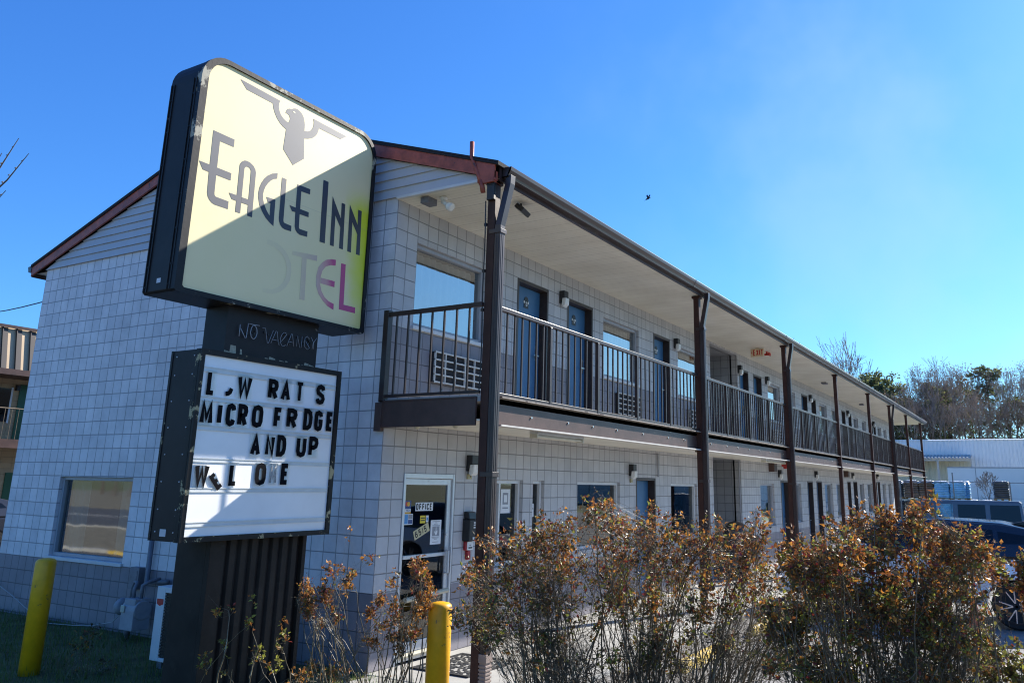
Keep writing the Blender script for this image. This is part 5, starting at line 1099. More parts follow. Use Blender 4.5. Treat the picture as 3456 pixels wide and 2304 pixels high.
C_TIP = [(-1.964,-2.711,1.371,0.065),(-1.334,-3.568,1.627,0.063),(-1.309,-2.709,1.258,0.045),(-1.231,-3.623,1.727,0.042),(-0.301,-4.516,1.390,0.086),(-1.116,-3.034,0.665,0.046),(-1.211,-4.625,1.448,0.045),(-1.028,-3.029,1.707,0.070),(-1.533,-2.746,0.933,0.042),(-1.485,-2.992,1.494,0.062),(-1.645,-3.215,0.918,0.059),(-0.552,-3.970,1.617,0.073),(-0.157,-4.253,1.246,0.049),(-1.316,-3.524,0.786,0.052),(-1.267,-3.571,1.391,0.034),(-1.645,-3.810,1.249,0.065),(-0.635,-4.137,1.607,0.045),(-1.700,-2.496,1.406,0.036),(-1.043,-4.439,1.216,0.076),(-1.333,-2.668,1.330,0.060),(-0.802,-3.909,0.717,0.078),(-0.289,-4.369,1.634,0.085),(-0.461,-3.917,0.793,0.055),(-1.931,-3.239,1.245,0.034),(-1.046,-4.306,0.966,0.034),(-1.022,-3.191,1.406,0.032),(-1.440,-4.338,1.476,0.038),(-1.768,-3.225,0.776,0.037),(-1.275,-2.310,0.795,0.032),(-1.148,-2.796,0.848,0.070),(-1.471,-3.655,1.200,0.045),(-1.311,-4.036,1.819,0.035),(-1.553,-4.068,1.344,0.054),(-2.053,-3.206,1.734,0.042),(-2.093,-3.026,0.961,0.053),(-1.004,-3.850,1.497,0.050),(-0.618,-4.529,1.653,0.052),(-1.601,-3.619,1.068,0.063),(-0.942,-3.531,1.759,0.077),(-1.479,-3.098,1.150,0.082),(-1.394,-2.872,0.896,0.039),(-1.358,-3.081,1.502,0.058),(-1.872,-3.050,1.129,0.060),(-0.617,-3.807,1.040,0.078),(-0.932,-4.087,0.913,0.031),(-1.784,-2.773,1.606,0.061),(-1.616,-3.486,0.761,0.042),(-1.590,-3.322,0.927,0.035),(-1.523,-3.305,1.590,0.079),(-1.325,-2.626,0.720,0.031),(-1.011,-3.832,0.880,0.084),(-1.437,-3.098,1.342,0.084),(-0.937,-3.436,1.186,0.064),(-1.243,-3.663,1.096,0.052),(-1.414,-4.287,1.202,0.047),(-0.732,-4.429,1.620,0.065),(-0.894,-3.059,1.118,0.069),(-2.249,-2.889,1.356,0.046),(-1.528,-3.055,1.118,0.035),(-0.892,-3.801,1.311,0.045),(-0.719,-4.396,1.165,0.045),(-1.304,-4.347,1.344,0.083),(-0.733,-4.489,1.528,0.064),(-1.280,-4.348,1.150,0.071),(-1.728,-3.879,1.720,0.073),(-1.103,-3.935,0.864,0.088),(-1.719,-3.680,1.775,0.035),(-1.493,-3.016,1.107,0.033),(-1.205,-2.648,1.370,0.040),(-1.343,-3.988,1.254,0.084),(-0.519,-3.429,0.766,0.051),(-1.744,-3.215,1.692,0.073),(-0.986,-3.413,1.682,0.058),(-0.947,-4.038,1.386,0.082),(-0.881,-3.506,1.246,0.069),(-0.867,-3.540,1.661,0.032),(-1.255,-2.786,1.356,0.062),(-1.421,-3.979,1.198,0.061),(-0.427,-4.137,1.463,0.064),(-1.827,-3.450,1.407,0.038),(-1.520,-2.382,0.952,0.057),(-2.108,-3.057,1.239,0.078),(-1.300,-4.076,1.684,0.036),(-1.154,-4.523,1.313,0.055),(-0.553,-4.203,0.792,0.079),(-1.174,-3.840,0.808,0.061),(-1.030,-3.674,1.126,0.080),(-1.765,-3.384,1.510,0.076),(-1.750,-2.723,0.916,0.037),(-0.416,-3.794,0.756,0.042),(-0.558,-4.560,1.445,0.064),(-1.291,-3.367,1.037,0.031),(-1.207,-2.996,1.081,0.039),(-0.420,-3.665,0.924,0.052),(-1.512,-3.229,0.823,0.061),(-1.597,-3.880,1.441,0.079),(-1.885,-3.008,1.255,0.062),(-1.984,-2.946,1.083,0.064),(-1.749,-2.910,1.334,0.058),(-1.566,-2.295,0.972,0.031),(-1.175,-3.128,1.434,0.068),(-1.601,-4.065,1.834,0.033),(-1.643,-3.824,1.731,0.036),(-1.943,-2.557,1.076,0.034),(-0.793,-3.698,1.633,0.070),(-0.973,-4.059,1.343,0.079),(-0.894,-3.740,0.652,0.075),(-0.901,-4.609,1.334,0.081),(-0.690,-4.502,1.569,0.057),(-1.314,-3.222,1.373,0.078),(-1.680,-3.010,0.975,0.039),(-1.286,-2.994,0.777,0.045),(-0.559,-3.939,0.880,0.064),(-0.865,-4.640,1.568,0.072),(-1.711,-2.670,0.933,0.041),(-1.151,-4.648,1.556,0.048),(-1.206,-4.012,1.026,0.042),(-1.555,-4.150,1.534,0.066),(-1.563,-3.767,0.834,0.032),(-1.612,-3.956,1.534,0.057),(-0.994,-2.829,0.779,0.078),(-1.060,-3.351,1.331,0.051),(-0.712,-4.296,1.383,0.037),(-0.911,-3.511,1.445,0.073),(-2.081,-2.733,1.075,0.070),(-1.808,-2.812,1.089,0.057),(-1.175,-3.513,1.376,0.031),(-1.005,-3.169,1.330,0.050),(-0.861,-3.846,0.760,0.070),(-2.092,-3.029,1.497,0.031)]
R_BASE = [(-1.197,-5.292),(-1.051,-5.544),(-0.919,-5.771),(-0.816,-5.948)]
R_BLOB = [(-1.893,-5.235,1.586,0.204),(-1.811,-5.432,1.669,0.204),(-1.010,-5.510,1.742,0.190),(-0.768,-5.712,1.830,0.140),(-1.501,-5.905,1.977,0.082),(-0.722,-5.863,1.657,0.210),(-1.399,-6.129,1.690,0.190),(-0.472,-6.195,1.558,0.111),(-1.231,-4.999,1.252,0.233),(-1.289,-5.362,1.344,0.306),(-1.095,-5.688,1.350,0.335),(-1.180,-6.007,1.332,0.292),(-0.835,-5.098,0.923,0.306),(-1.271,-5.606,1.018,0.335),(-1.081,-5.946,1.026,0.306),(-0.395,-6.161,0.971,0.175),(-1.328,-4.919,0.951,0.204),(-1.478,-4.915,1.245,0.131),(-1.376,-5.270,1.832,0.047),(-1.728,-5.579,1.971,0.041),(-1.564,-5.876,2.004,0.041),(-0.457,-6.098,1.850,0.041),(-1.016,-5.127,0.758,0.233),(-0.874,-5.529,0.755,0.233),(-0.744,-5.872,0.801,0.233)]
R_TIP = [(-0.441,-6.027,1.604,0.060),(-1.114,-5.861,1.600,0.068),(-0.775,-5.970,1.418,0.068),(-1.429,-5.139,1.377,0.052),(-1.950,-5.177,1.575,0.056),(-1.481,-5.345,1.133,0.037),(-0.589,-5.792,1.284,0.082),(-1.129,-6.151,1.171,0.038),(-1.005,-5.846,1.213,0.083),(-1.159,-5.105,1.185,0.051),(-0.728,-6.292,1.019,0.056),(-1.435,-4.847,1.241,0.065),(-0.921,-5.659,1.033,0.083),(-1.533,-5.722,1.489,0.066),(-1.809,-5.523,1.673,0.055),(-1.309,-5.410,1.713,0.062),(-1.376,-5.035,1.638,0.072),(-0.852,-5.631,0.694,0.078),(-0.641,-5.497,1.440,0.075),(-1.624,-5.198,0.820,0.076),(-1.585,-5.670,1.384,0.086),(-0.646,-5.645,1.171,0.061),(-0.342,-5.980,1.031,0.041),(-0.769,-5.323,1.506,0.062),(-0.925,-5.367,1.826,0.075),(-1.347,-5.189,0.852,0.087),(-1.372,-5.188,1.663,0.048),(-0.867,-5.795,1.431,0.056),(-1.323,-5.171,1.467,0.070),(-1.219,-5.663,1.485,0.049),(-0.717,-5.537,1.162,0.082),(-0.345,-6.115,0.809,0.058),(-1.903,-5.059,1.007,0.033),(-0.412,-5.760,0.917,0.086),(-1.103,-5.703,1.159,0.040),(-0.457,-6.093,0.991,0.038),(-0.875,-5.069,1.354,0.087),(-1.098,-5.340,1.359,0.039),(-1.792,-5.070,1.622,0.087),(-1.072,-5.492,1.396,0.030),(-1.499,-5.206,1.571,0.033),(-1.377,-5.983,1.706,0.085),(-1.381,-5.880,1.378,0.041),(-0.627,-5.903,1.352,0.045),(-1.178,-5.396,0.823,0.031),(-1.020,-5.790,1.122,0.047),(-1.351,-5.221,0.765,0.071),(-1.312,-5.208,1.673,0.059),(-0.784,-5.615,0.712,0.061),(-0.776,-5.514,1.184,0.075),(-1.624,-5.238,1.543,0.081),(-1.259,-5.266,1.572,0.032),(-1.271,-5.165,1.001,0.038),(-1.590,-5.864,1.845,0.044),(-0.474,-5.705,0.793,0.063),(-1.362,-4.859,1.116,0.046),(-1.014,-5.561,0.811,0.077),(-1.358,-5.088,1.195,0.043),(-0.900,-5.675,0.816,0.082),(-0.772,-6.161,0.896,0.070),(-0.699,-6.085,0.912,0.083),(-0.853,-5.303,1.151,0.052),(-1.332,-5.258,0.858,0.072),(-0.957,-5.600,1.860,0.061),(-1.368,-6.070,1.135,0.070),(-1.594,-5.252,1.528,0.041),(-1.150,-4.971,1.167,0.056),(-0.762,-5.930,1.412,0.081),(-1.394,-6.160,1.770,0.064),(-1.286,-5.662,1.457,0.067),(-1.462,-5.226,1.530,0.047),(-0.805,-5.226,0.772,0.079),(-1.448,-5.821,1.310,0.035),(-1.126,-6.168,1.076,0.035),(-1.459,-5.352,1.186,0.031),(-1.059,-5.705,0.942,0.031),(-1.214,-5.091,1.487,0.037),(-1.280,-5.340,0.917,0.077),(-0.595,-5.959,1.151,0.033),(-1.456,-5.830,1.865,0.030),(-1.247,-5.618,1.243,0.073),(-0.681,-5.446,0.619,0.080),(-1.327,-5.504,1.596,0.074),(-1.225,-5.314,1.155,0.076),(-1.261,-5.588,1.495,0.045),(-1.618,-5.515,1.211,0.055),(-1.374,-5.019,1.063,0.038),(-1.467,-5.857,1.185,0.070),(-1.405,-5.782,1.283,0.052),(-0.675,-5.729,1.020,0.045),(-0.945,-5.320,1.167,0.060),(-0.624,-5.700,1.781,0.077),(-1.206,-4.803,1.039,0.044),(-1.219,-5.760,1.595,0.044),(-1.211,-5.884,1.006,0.052),(-1.629,-5.137,0.947,0.087),(-1.252,-5.855,1.301,0.085),(-0.720,-5.574,1.618,0.036),(-1.274,-5.456,1.287,0.075),(-0.858,-6.039,1.439,0.061),(-0.858,-5.732,0.754,0.072),(-1.849,-4.959,0.964,0.063),(-0.713,-6.168,1.527,0.082),(-1.906,-5.322,1.455,0.061),(-1.314,-4.781,0.903,0.030),(-1.747,-5.137,1.464,0.032),(-0.899,-4.818,0.872,0.065),(-0.528,-6.157,0.951,0.066),(-0.853,-5.919,1.041,0.059),(-1.596,-5.475,1.149,0.050),(-1.141,-6.134,1.573,0.048),(-1.030,-6.110,1.150,0.042),(-0.491,-5.847,1.452,0.079),(-1.101,-5.562,1.263,0.085),(-0.975,-5.982,1.671,0.082),(-1.268,-5.445,1.428,0.056),(-1.028,-5.795,0.800,0.045),(-0.765,-5.762,1.130,0.052),(-0.759,-6.154,1.075,0.041),(-0.899,-5.682,0.985,0.039),(-0.908,-5.765,1.832,0.052),(-1.247,-4.997,1.148,0.087),(-1.428,-5.854,1.596,0.053),(-0.998,-5.081,1.560,0.053),(-1.326,-6.031,1.576,0.053),(-1.393,-5.079,1.494,0.068),(-0.913,-5.306,1.761,0.045),(-0.782,-5.229,1.416,0.076),(-1.162,-6.007,1.727,0.064),(-1.274,-5.036,0.939,0.081),(-1.269,-4.918,1.075,0.073),(-1.095,-6.283,1.551,0.051),(-1.018,-5.870,1.176,0.052),(-0.847,-5.772,1.165,0.047),(-1.068,-6.047,0.849,0.054),(-0.817,-5.411,0.956,0.069),(-0.165,-6.060,1.013,0.083),(-1.746,-5.728,1.732,0.032),(-0.849,-5.117,1.475,0.077),(-1.010,-5.497,0.690,0.083)]
S_BASE = [(-1.663,-1.277),(-1.550,-1.470),(-1.419,-1.695)]
S_BLOB = [(-1.631,-1.419,1.407,0.075),(-1.849,-1.266,1.234,0.156),(-1.976,-1.044,1.160,0.097),(-2.128,-1.141,1.078,0.093),(-1.952,-1.196,0.978,0.179),(-1.711,-2.025,1.360,0.097),(-1.457,-1.866,1.189,0.112),(-1.527,-1.515,0.957,0.149),(-1.648,-1.493,0.795,0.168),(-1.275,-1.695,0.943,0.134),(-1.203,-1.823,1.072,0.097),(-1.989,-1.496,1.677,0.034),(-1.548,-1.742,0.806,0.168),(-1.715,-1.783,1.207,0.067)]
S_TIP = [(-2.098,-1.150,1.085,0.028),(-1.618,-1.505,0.722,0.046),(-1.222,-1.761,0.868,0.046),(-1.480,-1.524,0.855,0.037),(-1.548,-1.650,1.000,0.048),(-1.530,-1.890,1.390,0.054),(-1.577,-1.909,0.799,0.044),(-1.963,-1.509,1.206,0.059),(-1.467,-1.418,1.013,0.046),(-1.988,-1.253,1.121,0.051),(-1.406,-1.831,1.042,0.051),(-2.022,-1.132,0.974,0.041),(-1.611,-1.205,1.231,0.043),(-1.390,-1.773,0.800,0.045),(-1.619,-1.719,0.891,0.027),(-1.455,-1.572,0.746,0.058),(-2.030,-1.092,1.197,0.032),(-1.899,-1.343,0.950,0.051),(-1.675,-1.975,1.324,0.035),(-1.613,-1.909,1.363,0.027),(-1.383,-1.356,0.793,0.031),(-1.444,-1.953,1.180,0.056),(-1.647,-1.687,1.226,0.051),(-1.448,-1.902,1.034,0.045),(-1.625,-1.963,1.009,0.055),(-1.307,-1.811,1.252,0.032),(-1.779,-1.047,0.832,0.036),(-1.528,-1.735,0.792,0.032),(-1.529,-1.921,1.286,0.056),(-1.308,-1.581,0.747,0.059),(-1.370,-1.845,0.964,0.051),(-1.988,-1.103,1.031,0.058),(-2.069,-1.154,1.034,0.054),(-1.229,-1.696,0.961,0.045),(-1.562,-1.431,0.688,0.030),(-1.439,-1.602,0.884,0.038),(-1.680,-1.503,0.952,0.056),(-1.906,-1.228,1.083,0.058),(-1.567,-1.750,0.678,0.029),(-1.625,-1.575,1.088,0.050),(-1.411,-1.499,0.887,0.032),(-1.612,-2.082,1.133,0.042),(-1.440,-1.833,1.081,0.041),(-1.918,-1.033,1.133,0.047),(-2.038,-1.344,1.358,0.039),(-2.086,-1.226,1.044,0.051)]
E_BASE = [(-0.770,-6.455),(-0.714,-6.552)]
E_BLOB = [(-0.943,-6.389,1.597,0.062),(-0.970,-6.387,1.484,0.073),(-0.750,-6.439,1.347,0.095),(-0.766,-6.314,0.860,0.140)]
W_BASE = [(-1.969,-0.107),(-1.891,-0.242),(-1.734,-0.510)]
W_BLOB = [(-2.171,-0.044,1.031,0.027),(-2.073,-0.062,0.876,0.047),(-2.018,-0.164,0.896,0.039),(-1.979,-0.388,1.002,0.035),(-1.950,-0.356,0.796,0.047),(-1.726,-0.522,0.783,0.054),(-1.733,-0.572,0.680,0.047),(-1.777,-0.547,0.611,0.047),(-1.787,-0.290,0.513,0.070),(-2.065,0.051,0.447,0.062),(-2.024,-0.163,0.607,0.054),(-1.764,-0.503,0.425,0.070),(-1.970,-0.126,0.416,0.062)]
D_BASE = [(-1.617,-0.712),(-1.500,-0.913)]
D_BLOB = [(-1.554,-0.617,0.313,0.117),(-1.589,-0.803,0.431,0.070),(-1.391,-0.827,0.328,0.101),(-1.465,-1.054,0.386,0.078)]
G_BASE = [(-1.744,2.507),(-1.627,2.307)]
G_BLOB = [(-1.746,2.436,0.249,0.139),(-1.671,2.408,0.414,0.111),(-1.684,2.800,-0.019,0.116),(-1.486,2.341,0.045,0.139)]
NT_BASE = (-2.994,4.666,-.05)
NT_TIPS = [(-2.900,3.219,5.804),(-2.805,3.137,5.635),(-2.848,3.412,5.216),(-2.962,3.406,5.635)]
WIRE = ((4.515,23.744,7.426),(0.707,8.935,5.221))
TAN_DOORS = (1.81,5.51,9.21,12.91)

bush("rose_bush", "large twiggy rose bush with russet leaf tips in front of the corner post", C_BASE, C_BLOB, C_TIP, 300, 10500, 2100, 11, lsize=.030, lden=3, bare=.73, cr=.0085)
bush("rose_bush", "dense rose bush with orange russet leaves in front of the white car", R_BASE, R_BLOB, R_TIP, 230, 7600, 2500, 12, lsize=.032, lden=4, bare=.68, cr=.0085, wts_low=(10, 10, 24, 30, 20, 3))
bush("rose_bush", "small sparse rose bush with brown dried heads left of the yellow bollard at the door", S_BASE, S_BLOB, S_TIP, 60, 620, 620, 13, lsize=.028, lden=4, bare=.7, wts_top=(30, 40, 14, 6, 2, 8), wts_low=(25, 30, 20, 8, 3, 5), cr=.0075)
bush("rose_bush", "rose bush with a russet tip cut by the right picture edge", E_BASE, E_BLOB, E_BLOB, 16, 150, 160, 15, lsize=.034, lden=4, bare=.5)
bush("rose_cane", "thin green and brown rose canes growing before the ribbed sign base", W_BASE, W_BLOB, W_BLOB, 10, 30, 60, 14, lsize=.036, lden=3, bare=.5, wts_top=(20, 25, 5, 20, 25, 3), wts_low=(6, 12, 4, 30, 40, 2), cr=.008, group=None)
bush("dry_weed", "low dry tan weed tuft at the foot of the small rose bush", D_BASE, D_BLOB, D_BLOB, 50, 200, 100, 16, lsize=.030, lden=2, bare=.6, wts_top=(10, 40, 20, 20, 5, 0), wts_low=(10, 30, 30, 20, 5, 0), cr=.004, group="dry weeds in the verge")
bush("dry_weed", "dark straggly weed in the shaded grass right of the left bollard", G_BASE, G_BLOB, G_BLOB, 34, 160, 60, 17, lsize=.035, lden=2, bare=.6, wts_top=(5, 10, 40, 40, 5, 0), wts_low=(5, 5, 40, 40, 5, 0), cr=.004, group="dry weeds in the verge")

# grass and fallen leaves
rng = random.Random(21); m = MB()
for i in range(26000):
    x = rng.uniform(-5.5, -.03); y = rng.uniform(-1.2, 8.5)
    if -1.95 < x < -.65 and .33 < y < .9: continue
    h = rng.uniform(.03, .085)*(1.4 if rng.random() < .12 else 1); a = rng.random()*6.28; w = .004; lx, ly = rng.gauss(0, .025), rng.gauss(0, .025)
    m.face([(x-w*math.cos(a), y-w*math.sin(a), -.03), (x+w*math.cos(a), y+w*math.sin(a), -.03), (x+lx, y+ly, h)], 0 if rng.random() < .8 else 1)
build(m, "grass", [mat('grass_green', (.115, .17, .032), .6, var=.5, vs=2, trans=.3), mat('grass_dry', (.22, .17, .07), .7, var=.3, vs=5, trans=.3)], kind="stuff", recalc=False)
m = MB(); rng = random.Random(22)
for i in range(1500):
    x = rng.uniform(-6, .8); y = rng.uniform(-7.5, .2)
    leaf(m, Vector((x, y, -.02 if y > -2.2 else -.04)), Vector((rng.uniform(-1, 1), rng.uniform(-1, 1), .15)), rng.uniform(.03, .06), rng, rng.choice((0, 1, 2, 2)))
build(m, "leaf_litter", LEAF, kind="stuff", recalc=False)

# ------------------------------------------------------------------ trees
BARK = mat('bark', (.13, .105, .09), .9, var=.35, vs=2.5); TWIG = mat('twig', (.235, .20, .18), .85, var=.25, vs=1)
NEED = [mat('pine_needles_dark', (.085, .105, .050), .7, var=.4, vs=1.5, trans=.45), mat('pine_needles_light', (.20, .22, .080), .7, var=.4, vs=1.5, trans=.5)]
OAK = [mat('oak_leaf_brown', (.22, .155, .115), .8, var=.4, vs=1.5, trans=.3), mat('oak_leaf_grey', (.19, .15, .125), .8, var=.4, vs=1.5, trans=.3)]
def grow(tm, cm, p, d, L, r, lev, maxl, rng, tips, tw=.018, up=.12, spread=.62):
    m = tm if lev < 2 else cm; n = 3 if lev < maxl else 2; pts = [p]; dd = d.copy()
    for k in range(n):
        dd = (dd+rvec(rng)*.16+Vector((0, 0, up*.4))).normalized(); pts.append(pts[-1]+dd*L/n)
    m.tube(pts, [max(tw, r*(1-.45*k/n)) for k in range(n+1)], 6 if lev < 2 else 3, cap=False)
    if lev >= maxl: tips.append((pts[-1], dd)); return
    kids = rng.choice((2, 3, 3)) if lev else rng.choice((3, 4))
    for k in range(kids):
        q = pts[-1] if k < 2 else pts[rng.randint(max(1, n-2), n)]
        nd = (dd+rvec(rng)*spread*(1.15 if k else .6)+Vector((0, 0, up))).normalized()
        grow(tm, cm, q, nd, L*rng.uniform(.62, .85), max(tw, r*.55*(1.15 if k == 0 else .85)), lev+1, maxl, rng, tips, tw, up, spread)
    if lev in (1, 2, 3):
        for k in range(2):
            q = pts[rng.randint(1, n)]; nd = (dd*.3+rvec(rng)*1.0).normalized(); grow(tm, cm, q, nd, L*.45, max(tw, r*.3), min(maxl, lev+3), maxl, rng, tips, tw, up, spread)
def bare_tree(name, label, cat, loc, h, seed, group=None, leaves=0, tw=.022, clear=.30, spread=.62):
    rng = random.Random(seed); root = empty(name, label, cat, loc, group); tm, cm = MB(), MB(); tips = []; B = Vector(loc)
    r = h*.013; p1 = B+Vector((rng.uniform(-.3, .3), rng.uniform(-.3, .3), h*clear)); tm.tube([B-Vector((0, 0, .3)), B+Vector((0, 0, h*.05)), (B+p1)/2+Vector((.1, 0, 0)), p1], [r*1.5, r*1.1, r, r*.9], 8)
    grow(tm, cm, p1, Vector((rng.uniform(-.1, .1), rng.uniform(-.1, .1), 1)), h*.24, r*.85, 0, 5, rng, tips, tw, .14, spread)
    build(tm, "trunk", BARK, parent=root, smooth=True, recalc=False)
    k0 = 0
    if leaves:
        for p, d in tips:
            for k in range(leaves): leaf(cm, p+rvec(rng)*h*.045, rvec(rng), rng.uniform(.14, .30), rng, rng.choice((1, 2)))
    build(cm, "crown", [TWIG]+OAK, parent=root, recalc=False)
    return root
def pine(name, label, loc, h, seed, group=None, clear=.5):
    rng = random.Random(seed); root = empty(name, label, "pine", loc, group); tm, cm = MB(), MB(); B = Vector(loc); r = h*.012
    lean = Vector((rng.uniform(-.5, .5), rng.uniform(-.5, .5), 0)); ax = lambda t: B+Vector((0, 0, h*t))+lean*t*t
    tm.tube([B-Vector((0, 0, .3))]+[ax(t/8) for t in range(1, 9)], [r*1.3]+[r*(1-.1*t) for t in range(1, 9)], 8, cap=False)
    nl = 26
    for i in range(nl):
        t = clear+(1-clear)*(i/nl)**.9+rng.uniform(-.015, .015); p = ax(min(t, .99)); a = i*2.4+rng.uniform(-.5, .5); rel = (t-clear)/(1-clear)
        L = h*.20*(math.sin(math.pi*min(1, .22+rel*.78))**.7)*rng.uniform(.55, 1.15)+.3; d = Vector((math.cos(a), math.sin(a), .12+.45*rel+rng.uniform(-.15, .15)))
        pts = [p]; 
        for k in range(4): d = (d+rvec(rng)*.18+Vector((0, 0, .08))).normalized(); pts.append(pts[-1]+d*L/4)
        tm.tube(pts, [r*.34, r*.28, r*.2, r*.14, .02], 4, cap=False)
        for k in range(2, 5):
            for q in range(2 if k < 4 else 4):
                c = pts[k]+rvec(rng)*L*.22
                if rng.random() < .25: continue
                cm.tube([pts[k], c], [.03, .015], 3, cap=False); 
                for w in range(len(cm.mi)-3, len(cm.mi)): cm.mi[w] = 2
                s = h*.036*rng.uniform(.6, 1.2)
                for w in range(13):
                    v = rvec(rng); v = v.normalized(); v.z = v.z*.6+.15; leaf(cm, c+v*s*rng.uniform(.1, .9), v+rvec(rng)*.5, s*rng.uniform(.5, .9), rng, 0 if rng.random() < .68 else 1)
    build(tm, "trunk", BARK, parent=root, smooth=True, recalc=False); build(cm, "crown", NEED+[TWIG], parent=root, recalc=False)
    return root
G1 = "trees of the wood behind the warehouse"
BARE_L = "bare leafless tree of the wood behind the metal warehouse"; OAK_L = "brown crowned tree holding dead leaves in the wood behind the warehouse"; PINE_L = "dark green pine among the bare trees behind the warehouse"
pb = [bare_tree("bare_tree", BARE_L, "tree", (126, 20.6, -.2), 24.5, 31, G1, spread=.72, tw=.03), bare_tree("bare_tree", BARE_L, "tree", (128, 16.2, -.2), 21.5, 32, G1, spread=.72, tw=.028), bare_tree("bare_tree", BARE_L, "tree", (122, 3.5, -.2), 20, 33, G1, clear=.4)]
pk = [bare_tree("oak_tree", OAK_L, "tree", (124, 5.6, -.2), 20, 41, G1, leaves=5, clear=.38), bare_tree("oak_tree", OAK_L, "tree", (120, 1.8, -.2), 19, 42, G1, leaves=5, clear=.36)]
pp = [pine("pine_tree", "tallest pine standing above the wood with a rounded lone top", (128, -1.4, -.2), 21.2, 51, G1, clear=.45), pine("pine_tree", PINE_L, (118, 12.6, -.2), 18, 52, G1)]
for i, (k, x, y, s, r) in enumerate([(0, 140, 24, .9, 1.2), (1, 138, 27, 1.0, 2.5), (0, 132, 30, .95, 4.0), (2, 128, -6.5, .9, .5), (2, 118, 8.4, .74, 2.2), (2, 124, -10, .85, 3.3), (1, 130, -13, .8, 5.1), (0, 134, -16, .8, .9), (2, 136, 9.6, .86, 4.4), (1, 140, -2.5, .86, .3),
        (0, 138, 4.2, .83, 2.8), (2, 116, -3.8, .84, 1.7), (1, 120, -20, .9, 2.0), (2, 126, -24, 1.0, 2.9), (0, 142, 7.6, .84, 5.5), (2, 114, 5.0, .82, 4.9), (1, 112, -8.2, .76, 3.9), (2, 120, 15.4, .70, 1.0), (1, 144, 11.5, .74, 3.0), (0, 146, -7, .84, 1.1)]):
    dup(pb[k], (x, y, -.2), None, r, (s, s, s))
for i, (k, x, y, s, r) in enumerate([(0, 130, 3.0, 1.0, 1.0), (1, 126, .2, 1.02, 2.0), (0, 122, -4.2, .96, 3.0), (1, 128, -8.2, .95, 4.0), (0, 132, -12, .95, 5.0), (1, 118, -14.5, .98, .4), (0, 122, 7.6, .86, 2.6), (1, 124, 9.8, .80, 3.6), (1, 128, 11.6, .74, 5.6), (0, 116, 10.2, .64, 1.6), (1, 134, 6.4, 1.0, .9), (0, 138, -5.5, .95, 2.3),
        (1, 114, 2.2, .70, 3.1), (0, 113, -1.6, .68, 4.3), (1, 115, -6.2, .72, 5.2), (0, 126, 14.2, .72, .2), (1, 130, 18, .66, 1.4), (0, 118, -19, 1.0, 3.4), (1, 116, 6.8, .70, 2.4), (0, 112, -11, .75, .7)]):
    dup(pk[k], (x, y, -.2), None, r, (s, s, s))
for i, (x, y, s, r) in enumerate([(121, 14.6, 1.02, 1.0), (117, 10.9, .93, 2.2), (124, 11.8, .88, 3.0), (130, 1.2, 1.05, 4.0), (126, 6.9, 1.08, 5.0), (132, 4.6, 1.10, .5), (128, -10.5, 1.05, 1.5), (121, -5.4, .9, 2.5), (119, 16.8, .96, 3.7), (134, -15, 1.0, 4.6), (114, 9.2, .70, .9), (122, -16, .98, 3.2)]):
    dup(pp[1], (x, y, -.2), None, r, (s, s, s))
for i in range(16): dup(pk[i % 2], (107+(i*5) % 11, 14.5-2.3*i+(.8 if i % 3 else -.6), -.2), None, i*1.7, (.74, .74, .66+.03*(i % 4)))
for i in range(5): dup(pp[1], (113+2*i, 15.5-3.1*i, -.2), None, i*2.1, (.8, .8, .88-.05*(i % 3)))
for o in list(COL.objects):
    if o.get('group') == G1:
        f_ = .93 if o in (pb[0], pp[0]) else (1.0 if o.location.y > 9 else .88)
        o.scale = [s_*f_ for s_ in o.scale]
# trees across the lot and the road, seen only as reflections in the windows
for i, (x, y, s, r) in enumerate([(8, -46, .55, 0), (18, -50, .6, 1), (-2, -52, .6, 2), (29, -47, .55, 3), (40, -52, .62, 4), (-14, -49, .58, 5)]): dup(pb[i % 3], (x, y, -.2), "bare leafless tree standing across the parking lot", r, (s, s, s), "trees across the parking lot")
for i, (x, y, s, r) in enumerate([(-44, 20, .5, 0), (-46, 30, .6, 1), (-45, 41, .55, 2), (-47, 52, .6, 3), (-44, 63, .6, 4), (-48, 75, .6, 5), (-45, 8, .6, 1.5), (-50, 88, .6, 2.5)]): dup((pk+pp)[i % 4], (x, y, -.2), "tree standing across the road beyond the dry verge", r, (s, s, s), "trees across the road")
for i in range(12): dup(pp[1], (-42-2.5*(i % 3), 12+6.5*i, -.2), "dark pine standing across the road", i*1.3, (.62, .62, .55), "trees across the road")
# near tree whose twigs enter at the left edge
rng = random.Random(61); nt = empty("bare_tree", "near leafless tree whose thin twigs reach in at the left edge", "tree", NT_BASE)
tm, cm = MB(), MB(); B = Vector(NT_BASE); tp = B+Vector((.15, .1, 5.15)); tm.tube([B-Vector((0, 0, .2)), B+Vector((.03, 0, 2)), tp, tp+Vector((.1, .2, 2.0)), tp+Vector((.1, .4, 3.6))], [.14, .11, .09, .06, .03], 10)
for tip in NT_TIPS:
    t = Vector(tip); mid = tp.lerp(t, .55)+Vector((0, 0, -.18)); q = mid.lerp(t, .5)+Vector((0, 0, -.05))
    cm.tube([tp+Vector((0, 0, rng.uniform(-.3, .3))), mid, q, t], [.03, .014, .009, .004], 6, cap=False)
    for k in range(4): p = mid.lerp(t, .35+k*.16); cm.tube([p, p+Vector((.01, -.01, .02))], [.011, .004], 4)
tips_ = []
for hz, dx, dy in ((3.6, -.8, .5), (4.4, -.5, .9), (5.3, -.9, .1), (6.2, -.6, .6), (7.0, -.5, .3), (8.6, -.25, .35)):   # limbs on the side away from the motel
    grow(tm, cm, B+Vector((.12, .15, hz)), Vector((dx, dy, .55)).normalized(), 1.25, .045, 1, 4, rng, tips_, .004, .12, .5)
